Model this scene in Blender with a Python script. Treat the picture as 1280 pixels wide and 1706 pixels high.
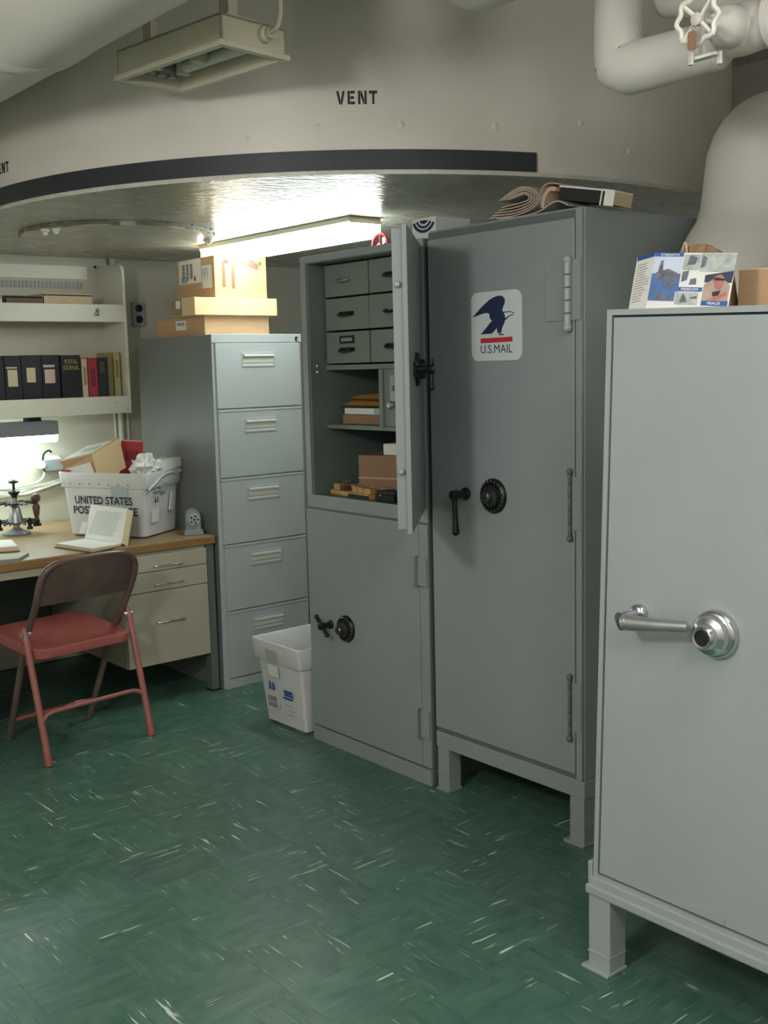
import bpy, bmesh, math, random
from mathutils import Matrix, Vector
random.seed(7)
S = bpy.context.scene
COL = S.collection
for o in list(bpy.data.objects):
    bpy.data.objects.remove(o)

# ------------------------------------------------------------------ camera
cam_d = bpy.data.cameras.new('camera')
cam_d.sensor_fit = 'VERTICAL'
cam_d.sensor_height = 24.0
cam_d.lens = 24.0 * 1824.48 / 1706.0
cam_d.clip_start = 0.05
cam = bpy.data.objects.new('camera', cam_d)
COL.objects.link(cam)
RC = Matrix(((0.7698895730974981, 0.10253686242598965, -0.629885892110298),
             (-0.6377138395851398, 0.086007458628259, -0.765456579997773),
             (-0.024312631230099725, 0.9910039903573256, 0.13160542184320217)))
cam.matrix_world = Matrix.Translation((0, 0, 1.42)) @ RC.to_4x4()
S.camera = cam

# ------------------------------------------------------------------ world, lights, exposure
w = bpy.data.worlds.new('world')
S.world = w
w.use_nodes = True
w.node_tree.nodes['Background'].inputs['Color'].default_value = (0.8, 0.88, 0.9, 1)
w.node_tree.nodes['Background'].inputs['Strength'].default_value = 0.05
S.view_settings.view_transform = 'Standard'
S.view_settings.look = 'None'
S.view_settings.exposure = -0.52
S.view_settings.gamma = 1.0
S.view_settings.use_curve_mapping = False


def area(name, loc, rot, sx, sy, power, col):
    l = bpy.data.lights.new(name, 'AREA')
    l.shape = 'RECTANGLE'
    l.size, l.size_y, l.energy, l.color = sx, sy, power, col
    o = bpy.data.objects.new(name, l)
    o.location = loc
    o.rotation_euler = rot
    COL.objects.link(o)
    return o


TUBE = (0.93, 1.0, 0.95)


def globe(name, loc, r, power, col):
    l = bpy.data.lights.new(name, 'POINT')
    l.shadow_soft_size, l.energy, l.color = r, power, col
    o = bpy.data.objects.new(name, l)
    o.location = loc
    COL.objects.link(o)
    return o


# aft and fore: bare-tube ceiling lamps of the near half of the compartment, behind and beside the camera
globe('ceiling_lamp_aft', (-0.45, 1.30, 2.02), 0.14, 108, (1.0, 0.985, 0.96))
globe('ceiling_lamp_fore', (0.50, -0.20, 2.12), 0.20, 46, (0.98, 0.98, 1.0))
globe('round_wall_fill', (1.62, 0.35, 2.52), 0.14, 28, (1.0, 0.985, 0.96))  # added fill light without a fixture, lifts the upper round wall
EMIT_MAIN = 32.0
EMIT_DESK = 24.0

# ------------------------------------------------------------------ materials
MATS = {}


def lin(c):
    c /= 255.0
    return c / 12.92 if c <= 0.04045 else ((c + 0.055) / 1.055) ** 2.4


def rgb(r, g, b):
    return (lin(r), lin(g), lin(b), 1)


def mat(name, col, rough=0.5, metal=0.0, var=0.08, scale=6.0, bump=0.0, bscale=60.0, stretch=(1, 1, 1), spec=0.5,
        emit=0.0, grain=0.0, coat=0.0):
    """painted / fibrous surface: colour wandering on two noise scales, roughness wandering, fine relief"""
    if name in MATS:
        return MATS[name]
    m = bpy.data.materials.new(name)
    m.use_nodes = True
    nt = m.node_tree
    N, L = nt.nodes, nt.links
    b = N['Principled BSDF']
    b.inputs['Roughness'].default_value = rough
    b.inputs['Metallic'].default_value = metal
    b.inputs['Specular IOR Level'].default_value = spec
    if coat:
        b.inputs['Coat Weight'].default_value = coat
    if emit:
        b.inputs['Emission Color'].default_value = col
        b.inputs['Emission Strength'].default_value = emit
        b.inputs['Base Color'].default_value = col
        MATS[name] = m
        return m
    tc = N.new('ShaderNodeTexCoord')
    mp = N.new('ShaderNodeMapping')
    mp.inputs['Scale'].default_value = stretch
    L.new(tc.outputs['Object'], mp.inputs['Vector'])
    n1 = N.new('ShaderNodeTexNoise')
    n1.inputs['Scale'].default_value = scale
    n1.inputs['Detail'].default_value = 6
    n1.inputs['Roughness'].default_value = 0.62
    L.new(mp.outputs['Vector'], n1.inputs['Vector'])
    rp = N.new('ShaderNodeValToRGB')
    rp.color_ramp.elements[0].position = 0.28
    rp.color_ramp.elements[1].position = 0.72
    rp.color_ramp.elements[0].color = tuple(max(0, c * (1 - var)) for c in col[:3]) + (1,)
    rp.color_ramp.elements[1].color = tuple(min(1, c * (1 + var)) for c in col[:3]) + (1,)
    L.new(n1.outputs['Fac'], rp.inputs['Fac'])
    out = rp.outputs['Color']
    if grain:
        n3 = N.new('ShaderNodeTexNoise')
        n3.inputs['Scale'].default_value = scale * 30
        n3.inputs['Detail'].default_value = 2
        L.new(mp.outputs['Vector'], n3.inputs['Vector'])
        mx = N.new('ShaderNodeMix')
        mx.data_type = 'RGBA'
        mx.blend_type = 'OVERLAY'
        mx.inputs['Factor'].default_value = grain
        L.new(out, mx.inputs['A'])
        L.new(n3.outputs['Color'], mx.inputs['B'])
        hs = N.new('ShaderNodeHueSaturation')
        bw = N.new('ShaderNodeRGBToBW')
        L.new(n3.outputs['Color'], bw.inputs['Color'])
        L.new(bw.outputs['Val'], mx.inputs['B'])
        out = mx.outputs['Result']
    L.new(out, b.inputs['Base Color'])
    mr = N.new('ShaderNodeMapRange')
    mr.inputs['To Min'].default_value = max(0.03, rough - 0.08)
    mr.inputs['To Max'].default_value = min(1, rough + 0.08)
    L.new(n1.outputs['Fac'], mr.inputs['Value'])
    L.new(mr.outputs['Result'], b.inputs['Roughness'])
    if bump:
        n2 = N.new('ShaderNodeTexNoise')
        n2.inputs['Scale'].default_value = bscale
        n2.inputs['Detail'].default_value = 3
        L.new(mp.outputs['Vector'], n2.inputs['Vector'])
        bp = N.new('ShaderNodeBump')
        bp.inputs['Strength'].default_value = bump
        bp.inputs['Distance'].default_value = 0.004
        L.new(n2.outputs['Fac'], bp.inputs['Height'])
        L.new(bp.outputs['Normal'], b.inputs['Normal'])
    MATS[name] = m
    return m


def tile_material():
    m = bpy.data.materials.new('green_vinyl_tile')
    m.use_nodes = True
    nt = m.node_tree
    N, L = nt.nodes, nt.links
    b = N['Principled BSDF']
    tc = N.new('ShaderNodeTexCoord')
    oi = N.new('ShaderNodeObjectInfo')
    ad = N.new('ShaderNodeVectorMath')
    ad.operation = 'ADD'
    cx = N.new('ShaderNodeCombineXYZ')
    mul = N.new('ShaderNodeMath')
    mul.operation = 'MULTIPLY'
    mul.inputs[1].default_value = 71.0
    L.new(oi.outputs['Random'], mul.inputs[0])
    for k in 'XYZ':
        L.new(mul.outputs[0], cx.inputs[k])
    L.new(tc.outputs['Object'], ad.inputs[0])
    L.new(cx.outputs[0], ad.inputs[1])

    def noise(scale, stretch, detail=4.0):
        mp = N.new('ShaderNodeMapping')
        mp.inputs['Scale'].default_value = stretch
        L.new(ad.outputs[0], mp.inputs['Vector'])
        n = N.new('ShaderNodeTexNoise')
        n.inputs['Scale'].default_value = scale
        n.inputs['Detail'].default_value = detail
        n.inputs['Roughness'].default_value = 0.55
        L.new(mp.outputs[0], n.inputs['Vector'])
        return n.outputs['Fac']

    def ramp(src, p0, p1, c0, c1):
        r = N.new('ShaderNodeValToRGB')
        r.color_ramp.elements[0].position, r.color_ramp.elements[1].position = p0, p1
        r.color_ramp.elements[0].color, r.color_ramp.elements[1].color = c0, c1
        L.new(src, r.inputs['Fac'])
        return r.outputs['Color']
    base = ramp(noise(7, (1.5, 5, 1)), 0.3, 0.7, rgb(62, 98, 84), rgb(84, 118, 103))
    dark = ramp(noise(5, (2.2, 26, 1), 3), 0.60, 0.72, (0, 0, 0, 1), (1, 1, 1, 1))
    white = ramp(noise(3.0, (2.4, 36, 1), 2.5), 0.655, 0.685, (0, 0, 0, 1), (1, 1, 1, 1))
    pale = ramp(noise(4.4, (2.2, 40, 1), 3), 0.62, 0.70, (0, 0, 0, 1), (1, 1, 1, 1))
    patch = ramp(noise(4, (1, 1, 1), 2), 0.46, 0.56, (0, 0, 0, 1), (1, 1, 1, 1))
    mlt = N.new('ShaderNodeMath')
    mlt.operation = 'MULTIPLY'
    L.new(white, mlt.inputs[0])
    L.new(patch, mlt.inputs[1])

    def mix(a, col, fac, k):
        x = N.new('ShaderNodeMix')
        x.data_type = 'RGBA'
        mm = N.new('ShaderNodeMath')
        mm.operation = 'MULTIPLY'
        mm.inputs[1].default_value = k
        L.new(fac, mm.inputs[0])
        L.new(mm.outputs[0], x.inputs['Factor'])
        L.new(a, x.inputs['A'])
        x.inputs['B'].default_value = col
        return x.outputs['Result']
    c = mix(base, rgb(40, 66, 56), dark, 0.5)
    c = mix(c, rgb(128, 160, 146), pale, 0.45)
    c = mix(c, rgb(214, 226, 214), mlt.outputs[0], 0.85)
    # whole-tile value wander
    hs = N.new('ShaderNodeHueSaturation')
    mr = N.new('ShaderNodeMapRange')
    mr.inputs['To Min'].default_value = 0.94
    mr.inputs['To Max'].default_value = 1.07
    L.new(oi.outputs['Random'], mr.inputs['Value'])
    L.new(mr.outputs[0], hs.inputs['Value'])
    L.new(c, hs.inputs['Color'])
    L.new(hs.outputs['Color'], b.inputs['Base Color'])
    rr = N.new('ShaderNodeMapRange')
    rr.inputs['To Min'].default_value = 0.24
    rr.inputs['To Max'].default_value = 0.5
    L.new(noise(14, (1, 2, 1)), rr.inputs['Value'])
    L.new(rr.outputs[0], b.inputs['Roughness'])
    bp = N.new('ShaderNodeBump')
    bp.inputs['Strength'].default_value = 0.25
    bp.inputs['Distance'].default_value = 0.002
    L.new(noise(20, (1, 1, 1)), bp.inputs['Height'])
    L.new(bp.outputs['Normal'], b.inputs['Normal'])
    return m


GREY = mat('grey_enamel', rgb(142, 150, 150), 0.42, var=0.05, scale=3, bump=0.08, bscale=90)
GREYD = mat('dark_grey_enamel', rgb(98, 108, 104), 0.45, var=0.07, scale=5, bump=0.1, bscale=80)
GREYL = mat('light_grey_enamel', rgb(160, 168, 169), 0.38, var=0.04, scale=3, bump=0.1, bscale=70)
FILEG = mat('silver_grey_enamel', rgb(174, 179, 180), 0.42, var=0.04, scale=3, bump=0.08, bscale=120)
FILED = mat('file_side_darker_grey', rgb(118, 124, 122), 0.5, var=0.06, scale=4, bump=0.1)
LOCKG = mat('olive_grey_enamel', rgb(116, 125, 116), 0.5, var=0.07, scale=6, bump=0.1)
CREAM = mat('cream_bulkhead_paint', rgb(212, 208, 198), 0.36, var=0.06, scale=2.2, bump=0.35, bscale=14)
UNDER = mat('overhead_plate_paint', rgb(192, 190, 178), 0.26, var=0.12, scale=4, bump=1.0, bscale=16, stretch=(1.2, 3.2, 1))
WHITEW = mat('white_wall_paint', rgb(200, 198, 182), 0.55, var=0.05, scale=2.5, bump=0.2, bscale=25)
LAGG = mat('lagging_paint', rgb(204, 201, 194), 0.5, var=0.04, scale=3, bump=0.25, bscale=30)
BLACKB = mat('black_band_paint', rgb(42, 47, 52), 0.5, var=0.25, scale=12, bump=0.3, bscale=30)
STENCIL = mat('stencil_black', rgb(38, 38, 38), 0.7, var=0.35, scale=60)
SHELFW = mat('white_shelf_enamel', rgb(226, 226, 212), 0.35, var=0.04, scale=5, bump=0.08)
BEIGE = mat('beige_enamel', rgb(176, 170, 152), 0.45, var=0.05, scale=5, bump=0.1)
WOOD = mat('varnished_oak', rgb(150, 126, 94), 0.4, var=0.2, scale=5, bump=0.15, bscale=20, stretch=(1.2, 14, 14))
WOODE = mat('oak_edge', rgb(142, 110, 70), 0.45, var=0.25, scale=8, stretch=(1, 6, 14))
RED = mat('red_chair_enamel', rgb(158, 86, 80), 0.42, var=0.12, scale=7, bump=0.15)
REDL = mat('pink_red_enamel', rgb(162, 100, 92), 0.4, var=0.15, scale=9, bump=0.15)
BROWN = mat('worn_brown_enamel', rgb(104, 86, 78), 0.30, var=0.4, scale=5, bump=0.2, bscale=20)
CHROME = mat('chrome', rgb(206, 208, 210), 0.20, 1.0, var=0.05, scale=20)
STEEL = mat('dull_steel', rgb(168, 170, 168), 0.38, 0.75, var=0.15, scale=20)
DARKM = mat('dark_bronze', rgb(58, 60, 58), 0.35, 0.8, var=0.3, scale=30)
BLACK = mat('matt_black', rgb(20, 20, 21), 0.6, var=0.2, scale=10)
GAP = mat('seam_shadow_dark', rgb(40, 45, 45), 0.8, var=0.2)  # dark colour painted as the shade in the safe door gap
CARD = mat('brown_cardboard', rgb(190, 156, 120), 0.8, var=0.08, scale=8, bump=0.12, bscale=90, stretch=(1, 1, 6))
CARDL = mat('pale_cardboard', rgb(222, 194, 152), 0.75, var=0.06, scale=8, bump=0.1, bscale=90)
CARDD = mat('dark_cardboard', rgb(148, 118, 92), 0.85, var=0.1, scale=8, bump=0.1)
TAPE = mat('packing_tape', rgb(140, 116, 90), 0.3, var=0.08)
PAPER = mat('white_paper', rgb(226, 227, 222), 0.75, var=0.03, scale=10)
PAGES = mat('page_block', rgb(206, 190, 156), 0.85, var=0.22, scale=6, stretch=(1, 1, 60))
MANILA = mat('manila_paper', rgb(188, 146, 78), 0.75, var=0.1, scale=14, bump=0.2, bscale=30)
NEWS = mat('newsprint', rgb(176, 172, 160), 0.9, var=0.18, scale=30)
NEWSP = mat('pink_newsprint', rgb(198, 170, 150), 0.9, var=0.1, scale=20)
INK = mat('dark_ink', rgb(44, 46, 52), 0.7, var=0.15)
GREYINK = mat('pale_print', rgb(140, 142, 146), 0.8, var=0.3, scale=80)
PLAST = mat('white_corrugated_plastic', rgb(208, 209, 208), 0.4, var=0.05, scale=6, bump=0.12, bscale=40)
PLASTB = mat('grey_blue_plastic', rgb(172, 182, 190), 0.4, var=0.06, scale=8)
NAVY = mat('navy_print', rgb(34, 48, 78), 0.5, var=0.08, scale=30)
BLUEP = mat('blue_print', rgb(38, 84, 156), 0.5, var=0.12, scale=40)
SKYP = mat('sky_print', rgb(196, 206, 226), 0.5, var=0.1, scale=20)
SEAP = mat('sea_print', rgb(70, 108, 160), 0.5, var=0.25, scale=30)
SHIPP = mat('ship_print', rgb(96, 98, 112), 0.5, var=0.5, scale=60)
GREYP = mat('grey_photo_print', rgb(170, 178, 172), 0.5, var=0.35, scale=45)
SKINP = mat('skin_print', rgb(176, 110, 100), 0.5, var=0.2, scale=40)
TANP = mat('tan_cloth_print', rgb(170, 150, 136), 0.5, var=0.2, scale=40)
REDP = mat('red_print', rgb(186, 52, 54), 0.5, var=0.1, scale=20)
STICK = mat('sticker_white', rgb(206, 214, 212), 0.4, var=0.02)
BOOKBLK = mat('black_bookcloth', rgb(34, 37, 44), 0.6, var=0.2, scale=30, bump=0.1)
BOOKRED = mat('red_bookcloth', rgb(168, 56, 70), 0.6, var=0.1, scale=20)
BOOKGRN = mat('dark_green_bookcloth', rgb(44, 54, 56), 0.6, var=0.15, scale=20)
BOOKCRM = mat('cream_bookcloth', rgb(214, 192, 160), 0.7, var=0.06, scale=20)
BOOKOLV = mat('olive_bookcloth', rgb(126, 122, 84), 0.7, var=0.1, scale=20)
BOOKTAN = mat('tan_bookcloth', rgb(176, 164, 112), 0.7, var=0.1, scale=20)
BOOKBRN = mat('brown_leather', rgb(112, 92, 78), 0.6, var=0.15, scale=20)
GILT = mat('gilt_lettering', rgb(176, 160, 104), 0.4, 0.4, var=0.2, scale=60)
SPLAB = mat('spine_label', rgb(208, 196, 166), 0.8, var=0.05, scale=30)
SPLABP = mat('pink_spine_label', rgb(216, 186, 176), 0.8, var=0.05, scale=30)
STAMPW = mat('turned_walnut', rgb(84, 62, 50), 0.35, var=0.25, scale=12, stretch=(1, 1, 4))
STAMPL = mat('pale_stamp_wood', rgb(196, 156, 96), 0.55, var=0.2, scale=20)
BLUEG = mat('blue_grey_metal', rgb(138, 145, 147), 0.4, var=0.08, scale=10)
CABLE = mat('cable_white', rgb(206, 210, 196), 0.5, var=0.05)
FIXT = mat('fixture_enamel', rgb(198, 194, 172), 0.4, var=0.06, scale=8)
GLASST = mat('unlit_tube', rgb(206, 208, 204), 0.2, var=0.03)
LIT = mat('lit_tube', (0.90, 1.0, 0.94, 1), emit=EMIT_MAIN)
LITD = mat('lit_desk_tube', (0.84, 1.0, 0.95, 1), emit=EMIT_DESK)
TILE = tile_material()

# ------------------------------------------------------------------ helpers
INV = {}


def thing(name, label, cat, loc, rot=0.0, group=None):
    o = bpy.data.objects.new(name, None)
    o.empty_display_size = 0.05
    COL.objects.link(o)
    o.location = loc
    o.rotation_euler = (0, 0, rot)
    o['label'] = label
    o['category'] = cat
    if group:
        o['group'] = group
    INV[o.name] = (Matrix.Translation(loc) @ Matrix.Rotation(rot, 4, 'Z')).inverted()
    return o


def part(name, bm, m, parent=None, local=False, label=None, smooth=False, kind=None):
    """link bm as ONE mesh object; bm is in world coordinates unless local"""
    if parent is not None and not local:
        bm.transform(INV[parent.name])
    bmesh.ops.recalc_face_normals(bm, faces=bm.faces)
    me = bpy.data.meshes.new(name)
    bm.to_mesh(me)
    bm.free()
    ms = m if isinstance(m, (list, tuple)) else [m]
    for x in ms:
        me.materials.append(x)
    if smooth:
        for p in me.polygons:
            p.use_smooth = True
        try:
            me.set_sharp_from_angle(angle=math.radians(40))
        except Exception:
            pass
    o = bpy.data.objects.new(name, me)
    COL.objects.link(o)
    if parent is not None:
        o.parent = parent
        INV[o.name] = INV[parent.name]
    if label:
        o['label'] = label
    if kind:
        o['kind'] = kind
    return o


def solo(name, bm, m, label, cat, group=None, smooth=False, origin=None):
    """a thing that is one mesh"""
    if origin is None:
        zs = min(v.co.z for v in bm.verts)
        n = len(bm.verts)
        origin = (sum(v.co.x for v in bm.verts) / n, sum(v.co.y for v in bm.verts) / n, zs)
    bm.transform(Matrix.Translation(origin).inverted())
    o = part(name, bm, m, smooth=smooth)
    o.location = origin
    o['label'] = label
    o['category'] = cat
    if group:
        o['group'] = group
    INV[o.name] = Matrix.Translation(origin).inverted()
    return o


def struct(name, bm, m, smooth=False):
    o = part(name, bm, m, smooth=smooth)
    o['kind'] = 'structure'
    INV[o.name] = Matrix.Identity(4)
    return o


def new():
    return bmesh.new()


def setmi(bm, before, mi):
    if mi:
        for f in bm.faces:
            if f not in before:
                f.material_index = mi


def box(bm, x0, x1, y0, y1, z0, z1, bev=0.0, mi=0, seg=2, mtx=None):
    bf = set(bm.faces) if mi else None
    t = bmesh.new()
    bmesh.ops.create_cube(t, size=1)
    t.transform(Matrix.Translation(((x0 + x1) / 2, (y0 + y1) / 2, (z0 + z1) / 2)) @
                Matrix.Diagonal((abs(x1 - x0), abs(y1 - y0), abs(z1 - z0), 1)))
    if bev:
        bmesh.ops.bevel(t, geom=list(t.edges), offset=bev, segments=seg, affect='EDGES', profile=0.6)
    if mtx is not None:
        t.transform(mtx)
    merge(bm, t, mi)
    return bm


def merge(bm, t, mi=0):
    vm = {}
    for v in t.verts:
        vm[v] = bm.verts.new(v.co)
    for f in t.faces:
        try:
            nf = bm.faces.new([vm[v] for v in f.verts])
            nf.material_index = mi
            nf.smooth = f.smooth
        except ValueError:
            pass
    t.free()
    return bm


def frame(d):
    d = Vector(d).normalized()
    a = Vector((0, 0, 1)) if abs(d.z) < 0.9 else Vector((1, 0, 0))
    u = a.cross(d).normalized()
    v = d.cross(u)
    return u, v, d


def lathe(bm, base, axis, prof, seg=20, mi=0, caps=True):
    """prof = [(radius, height along axis)]"""
    u, v, d = frame(axis)
    base = Vector(base)
    rings = []
    for r, h in prof:
        if r < 1e-6:
            rings.append([bm.verts.new(base + d * h)])
        else:
            rings.append([bm.verts.new(base + d * h + (u * math.cos(2 * math.pi * k / seg) + v * math.sin(2 * math.pi * k / seg)) * r)
                          for k in range(seg)])
    for a, b in zip(rings, rings[1:]):
        for k in range(seg):
            k2 = (k + 1) % seg
            if len(a) == 1 and len(b) == 1:
                continue
            if len(a) == 1:
                f = bm.faces.new((a[0], b[k2], b[k]))
            elif len(b) == 1:
                f = bm.faces.new((a[k], a[k2], b[0]))
            else:
                f = bm.faces.new((a[k], a[k2], b[k2], b[k]))
            f.material_index = mi
    if caps:
        for r in (rings[0], rings[-1]):
            if len(r) > 1:
                bm.faces.new(r).material_index = mi
    return bm


def cyl(bm, p0, p1, r, seg=14, mi=0, r2=None):
    p0, p1 = Vector(p0), Vector(p1)
    L = (p1 - p0).length
    return lathe(bm, p0, p1 - p0, [(r, 0), (r if r2 is None else r2, L)], seg, mi)


def ball(bm, c, r, seg=12, mi=0, sz=1.0):
    return lathe(bm, Vector(c) - Vector((0, 0, r * sz)), (0, 0, 1),
                 [(0 if k in (0, 8) else r * math.sin(math.pi * k / 8), r * sz * (1 - math.cos(math.pi * k / 8))) for k in range(9)], seg, mi, caps=False)


def smoothpath(pts, n=6, closed=False):
    P = [Vector(p) for p in pts]
    out = []
    N = len(P)
    rng = range(N if closed else N - 1)
    for i in rng:
        p0 = P[(i - 1) % N] if closed or i > 0 else P[0]
        p1, p2 = P[i], P[(i + 1) % N]
        p3 = P[(i + 2) % N] if closed or i + 2 < N else P[-1]
        for k in range(n):
            t = k / n
            out.append(0.5 * ((2 * p1) + (-p0 + p2) * t + (2 * p0 - 5 * p1 + 4 * p2 - p3) * t * t + (-p0 + 3 * p1 - 3 * p2 + p3) * t ** 3))
    if not closed:
        out.append(P[-1])
    return out


def tube(bm, pts, r, seg=10, mi=0, closed=False):
    P = [Vector(p) for p in pts]
    n = len(P)
    rs = r if isinstance(r, (list, tuple)) else [r] * n
    rings = []
    u = None
    for i in range(n):
        a = P[(i - 1) % n] if closed or i > 0 else P[i]
        b = P[(i + 1) % n] if closed or i < n - 1 else P[i]
        d = (b - a).normalized()
        if u is None:
            u, v, _ = frame(d)
        else:
            u = (u - d * u.dot(d)).normalized()
            v = d.cross(u)
        rings.append([bm.verts.new(P[i] + (u * math.cos(2 * math.pi * k / seg) + v * math.sin(2 * math.pi * k / seg)) * rs[i]) for k in range(seg)])
    pairs = list(zip(rings, rings[1:])) + ([(rings[-1], rings[0])] if closed else [])
    for a, b in pairs:
        for k in range(seg):
            bm.faces.new((a[k], a[(k + 1) % seg], b[(k + 1) % seg], b[k])).material_index = mi
    if not closed:
        bm.faces.new(rings[0]).material_index = mi
        bm.faces.new(rings[-1]).material_index = mi
    return bm


def prism(bm, poly, M, th, mi=0):
    """polygon in local xy mapped by 4x4 M, given thickness th along local +z"""
    a = [bm.verts.new(M @ Vector((x, y, 0))) for x, y in poly]
    b = [bm.verts.new(M @ Vector((x, y, th))) for x, y in poly]
    n = len(poly)
    bm.faces.new(a[::-1]).material_index = mi
    bm.faces.new(b).material_index = mi
    for k in range(n):
        bm.faces.new((a[k], a[(k + 1) % n], b[(k + 1) % n], b[k])).material_index = mi
    return bm


def hexa(bm, q0, q1, mi=0, bev=0):
    """solid between quad q0 and quad q1 (same winding)"""
    t = bmesh.new()
    a = [t.verts.new(p) for p in q0]
    b = [t.verts.new(p) for p in q1]
    t.faces.new(a[::-1])
    t.faces.new(b)
    for k in range(4):
        t.faces.new((a[k], a[(k + 1) % 4], b[(k + 1) % 4], b[k]))
    if bev:
        bmesh.ops.recalc_face_normals(t, faces=t.faces)
        bmesh.ops.bevel(t, geom=list(t.edges), offset=bev, segments=2, affect='EDGES', profile=0.6)
    return merge(bm, t, mi)


def plane(o, ux, uy):
    """4x4 with local x along ux, local y along uy, origin o"""
    ux, uy = Vector(ux).normalized(), Vector(uy)
    uy = (uy - ux * uy.dot(ux)).normalized()
    uz = ux.cross(uy)
    return Matrix(((ux.x, uy.x, uz.x, o[0]), (ux.y, uy.y, uz.y, o[1]), (ux.z, uy.z, uz.z, o[2]), (0, 0, 0, 1)))


def rrect(w, h, r, n=5, cx=0, cy=0):
    pts = []
    for sx, sy, a0 in ((1, 1, 0), (-1, 1, 90), (-1, -1, 180), (1, -1, 270)):
        for k in range(n + 1):
            a = math.radians(a0 + 90 * k / n)
            pts.append((cx + sx * (w / 2 - r) + r * math.cos(a), cy + sy * (h / 2 - r) + r * math.sin(a)))
    return pts


def textbm(s, width, height, bold=0.0, depth=0.0004):
    """lettering as a mesh, centred, fitted into width x height"""
    cu = bpy.data.curves.new('lettering', 'FONT')
    cu.body = s
    cu.size = 1
    cu.offset = bold
    cu.align_x = 'CENTER'
    cu.space_line = 0.95
    cu.resolution_u = 3
    o = bpy.data.objects.new('lettering', cu)
    COL.objects.link(o)
    bpy.context.view_layer.update()
    dg = bpy.context.evaluated_depsgraph_get()
    me = bpy.data.meshes.new_from_object(o.evaluated_get(dg))
    bpy.data.objects.remove(o)
    bm = bmesh.new()
    bm.from_mesh(me)
    bpy.data.meshes.remove(me)
    xs = [v.co.x for v in bm.verts]
    ys = [v.co.y for v in bm.verts]
    x0, x1, y0, y1 = min(xs), max(xs), min(ys), max(ys)
    for v in bm.verts:
        v.co.x = (v.co.x - (x0 + x1) / 2) * width / (x1 - x0)
        v.co.y = (v.co.y - (y0 + y1) / 2) * height / (y1 - y0)
    return bm


def bars(bm, M, w, h, rows, cols=1, fill=0.6, seed=1, jag=0.5, th=0.0003, cx=0.0, cy=0.0):
    """rows of small print too fine to read: thin raised strips"""
    rd = random.Random(seed)
    rh = h / rows
    for r in range(rows):
        x = -w / 2
        y = h / 2 - (r + 0.5) * rh
        end = w / 2 - (rd.random() * jag * w if jag else 0)
        while x < end - 0.001:
            ln = min(w / cols * (0.35 + rd.random() * 0.65), end - x)
            prism(bm, [(cx + x, cy + y - rh * fill / 2), (cx + x + ln, cy + y - rh * fill / 2), (cx + x + ln, cy + y + rh * fill / 2), (cx + x, cy + y + rh * fill / 2)], M, th)
            x += ln + w / cols * 0.15
    return bm


# =================================================================== SETTING
CX, CY, RD = 3.057, 3.892, 1.591          # the round trunk hanging from the deck above
ZP = 2.0                                    # its underside
ZC = 2.78
XR, YB, XL, YF = 4.75, 5.2, -1.35, -1.1

bm = new()
box(bm, XL - .1, XR + .1, YF - .1, YB + .1, -0.12, -0.004)
floor = struct('floor', bm, TILE)
TS = 0.2286
tb = new()
box(tb, -TS / 2 + .0001, TS / 2 - .0001, -TS / 2 + .0001, TS / 2 - .0001, -0.0045, 0.0, bev=0.0003, seg=1)
tile_me = bpy.data.meshes.new('tile')
tb.to_mesh(tile_me)
tb.free()
tile_me.materials.append(TILE)
RI = RC.transposed()
ntile = 0
cells = []
for i in range(-8, 20):
    for j in range(-6, 26):
        x, y = 0.05 + i * TS, 0.02 + j * TS
        if x + TS / 2 > XR or y + TS / 2 > YB or x - TS / 2 < XL:
            continue
        p = RI @ Vector((x, y, -1.42))
        if p.z > -0.5:
            continue
        px, py = 640 + 1824.5 * p.x / -p.z, 853 - 1824.5 * p.y / -p.z
        if -110 < px < 1400 and py < 1880:
            hid = (x > 2.62 and y < 3.4) or (x > 2.75) or y > 5.0
            cells.append((hid, -p.z, x, y, i, j))
cells.sort()
for hid, dd, x, y, i, j in cells[:298]:
    t = bpy.data.objects.new('tile', tile_me)
    COL.objects.link(t)
    t.parent = floor
    t.location = (x, y, random.uniform(-0.0002, 0.0001))
    t.rotation_euler = (0, 0, ((i + j) % 2) * math.pi / 2 + random.choice((0, math.pi)))

bm = new(); box(bm, XL, XR + .1, YB, YB + .1, 0, ZC); wall_back = struct('wall_back', bm, WHITEW)
bm = new(); box(bm, XR, XR + .1, YF, YB, 0, ZC); struct('wall_right', bm, CREAM)
bm = new(); box(bm, XL - .1, XL, YF, YB + .1, 0, ZC); struct('wall_left', bm, CREAM)
bm = new(); box(bm, XL - .1, XR + .1, YF - .1, YF, 0, ZC); struct('wall_front', bm, CREAM)
bm = new(); box(bm, XL - .1, XR + .1, YF - .1, YB + .1, ZC, ZC + .1); ceiling = struct('ceiling', bm, CREAM)


def rim(a, r=RD, z=0.0):
    return Vector((CX + r * math.cos(math.radians(a)), CY + r * math.sin(math.radians(a)), z))


# underside plate + round wall of the trunk as one shell of the setting
arc = [rim(a) for a in [180 + k * 2.0 for k in range(0, 91)]]       # half circle facing the room
edge = [Vector((CX - RD, YB - .002, 0)), Vector((CX - RD, 4.6, 0))] + arc + [Vector((XR - .002, arc[-1].y, 0))]
bm = new()
lo = [bm.verts.new((p.x, p.y, ZP)) for p in edge]
l2 = [bm.verts.new((p.x, p.y, ZP + .004)) for p in edge]
hi = [bm.verts.new((p.x, p.y, ZC)) for p in edge]
for k in range(len(edge) - 1):
    bm.faces.new((l2[k], l2[k + 1], hi[k + 1], hi[k]))
    bm.faces.new((lo[k], lo[k + 1], l2[k + 1], l2[k]))
wall_round = struct('wall_round', bm, CREAM, smooth=True)
bm = new()
pl = [(p.x, p.y) for p in edge] + [(XR - .002, YB - .002)]
prism(bm, pl, Matrix.Translation((0, 0, ZP - .012)), .012)
plate = struct('ceiling_underside', bm, UNDER)

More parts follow.
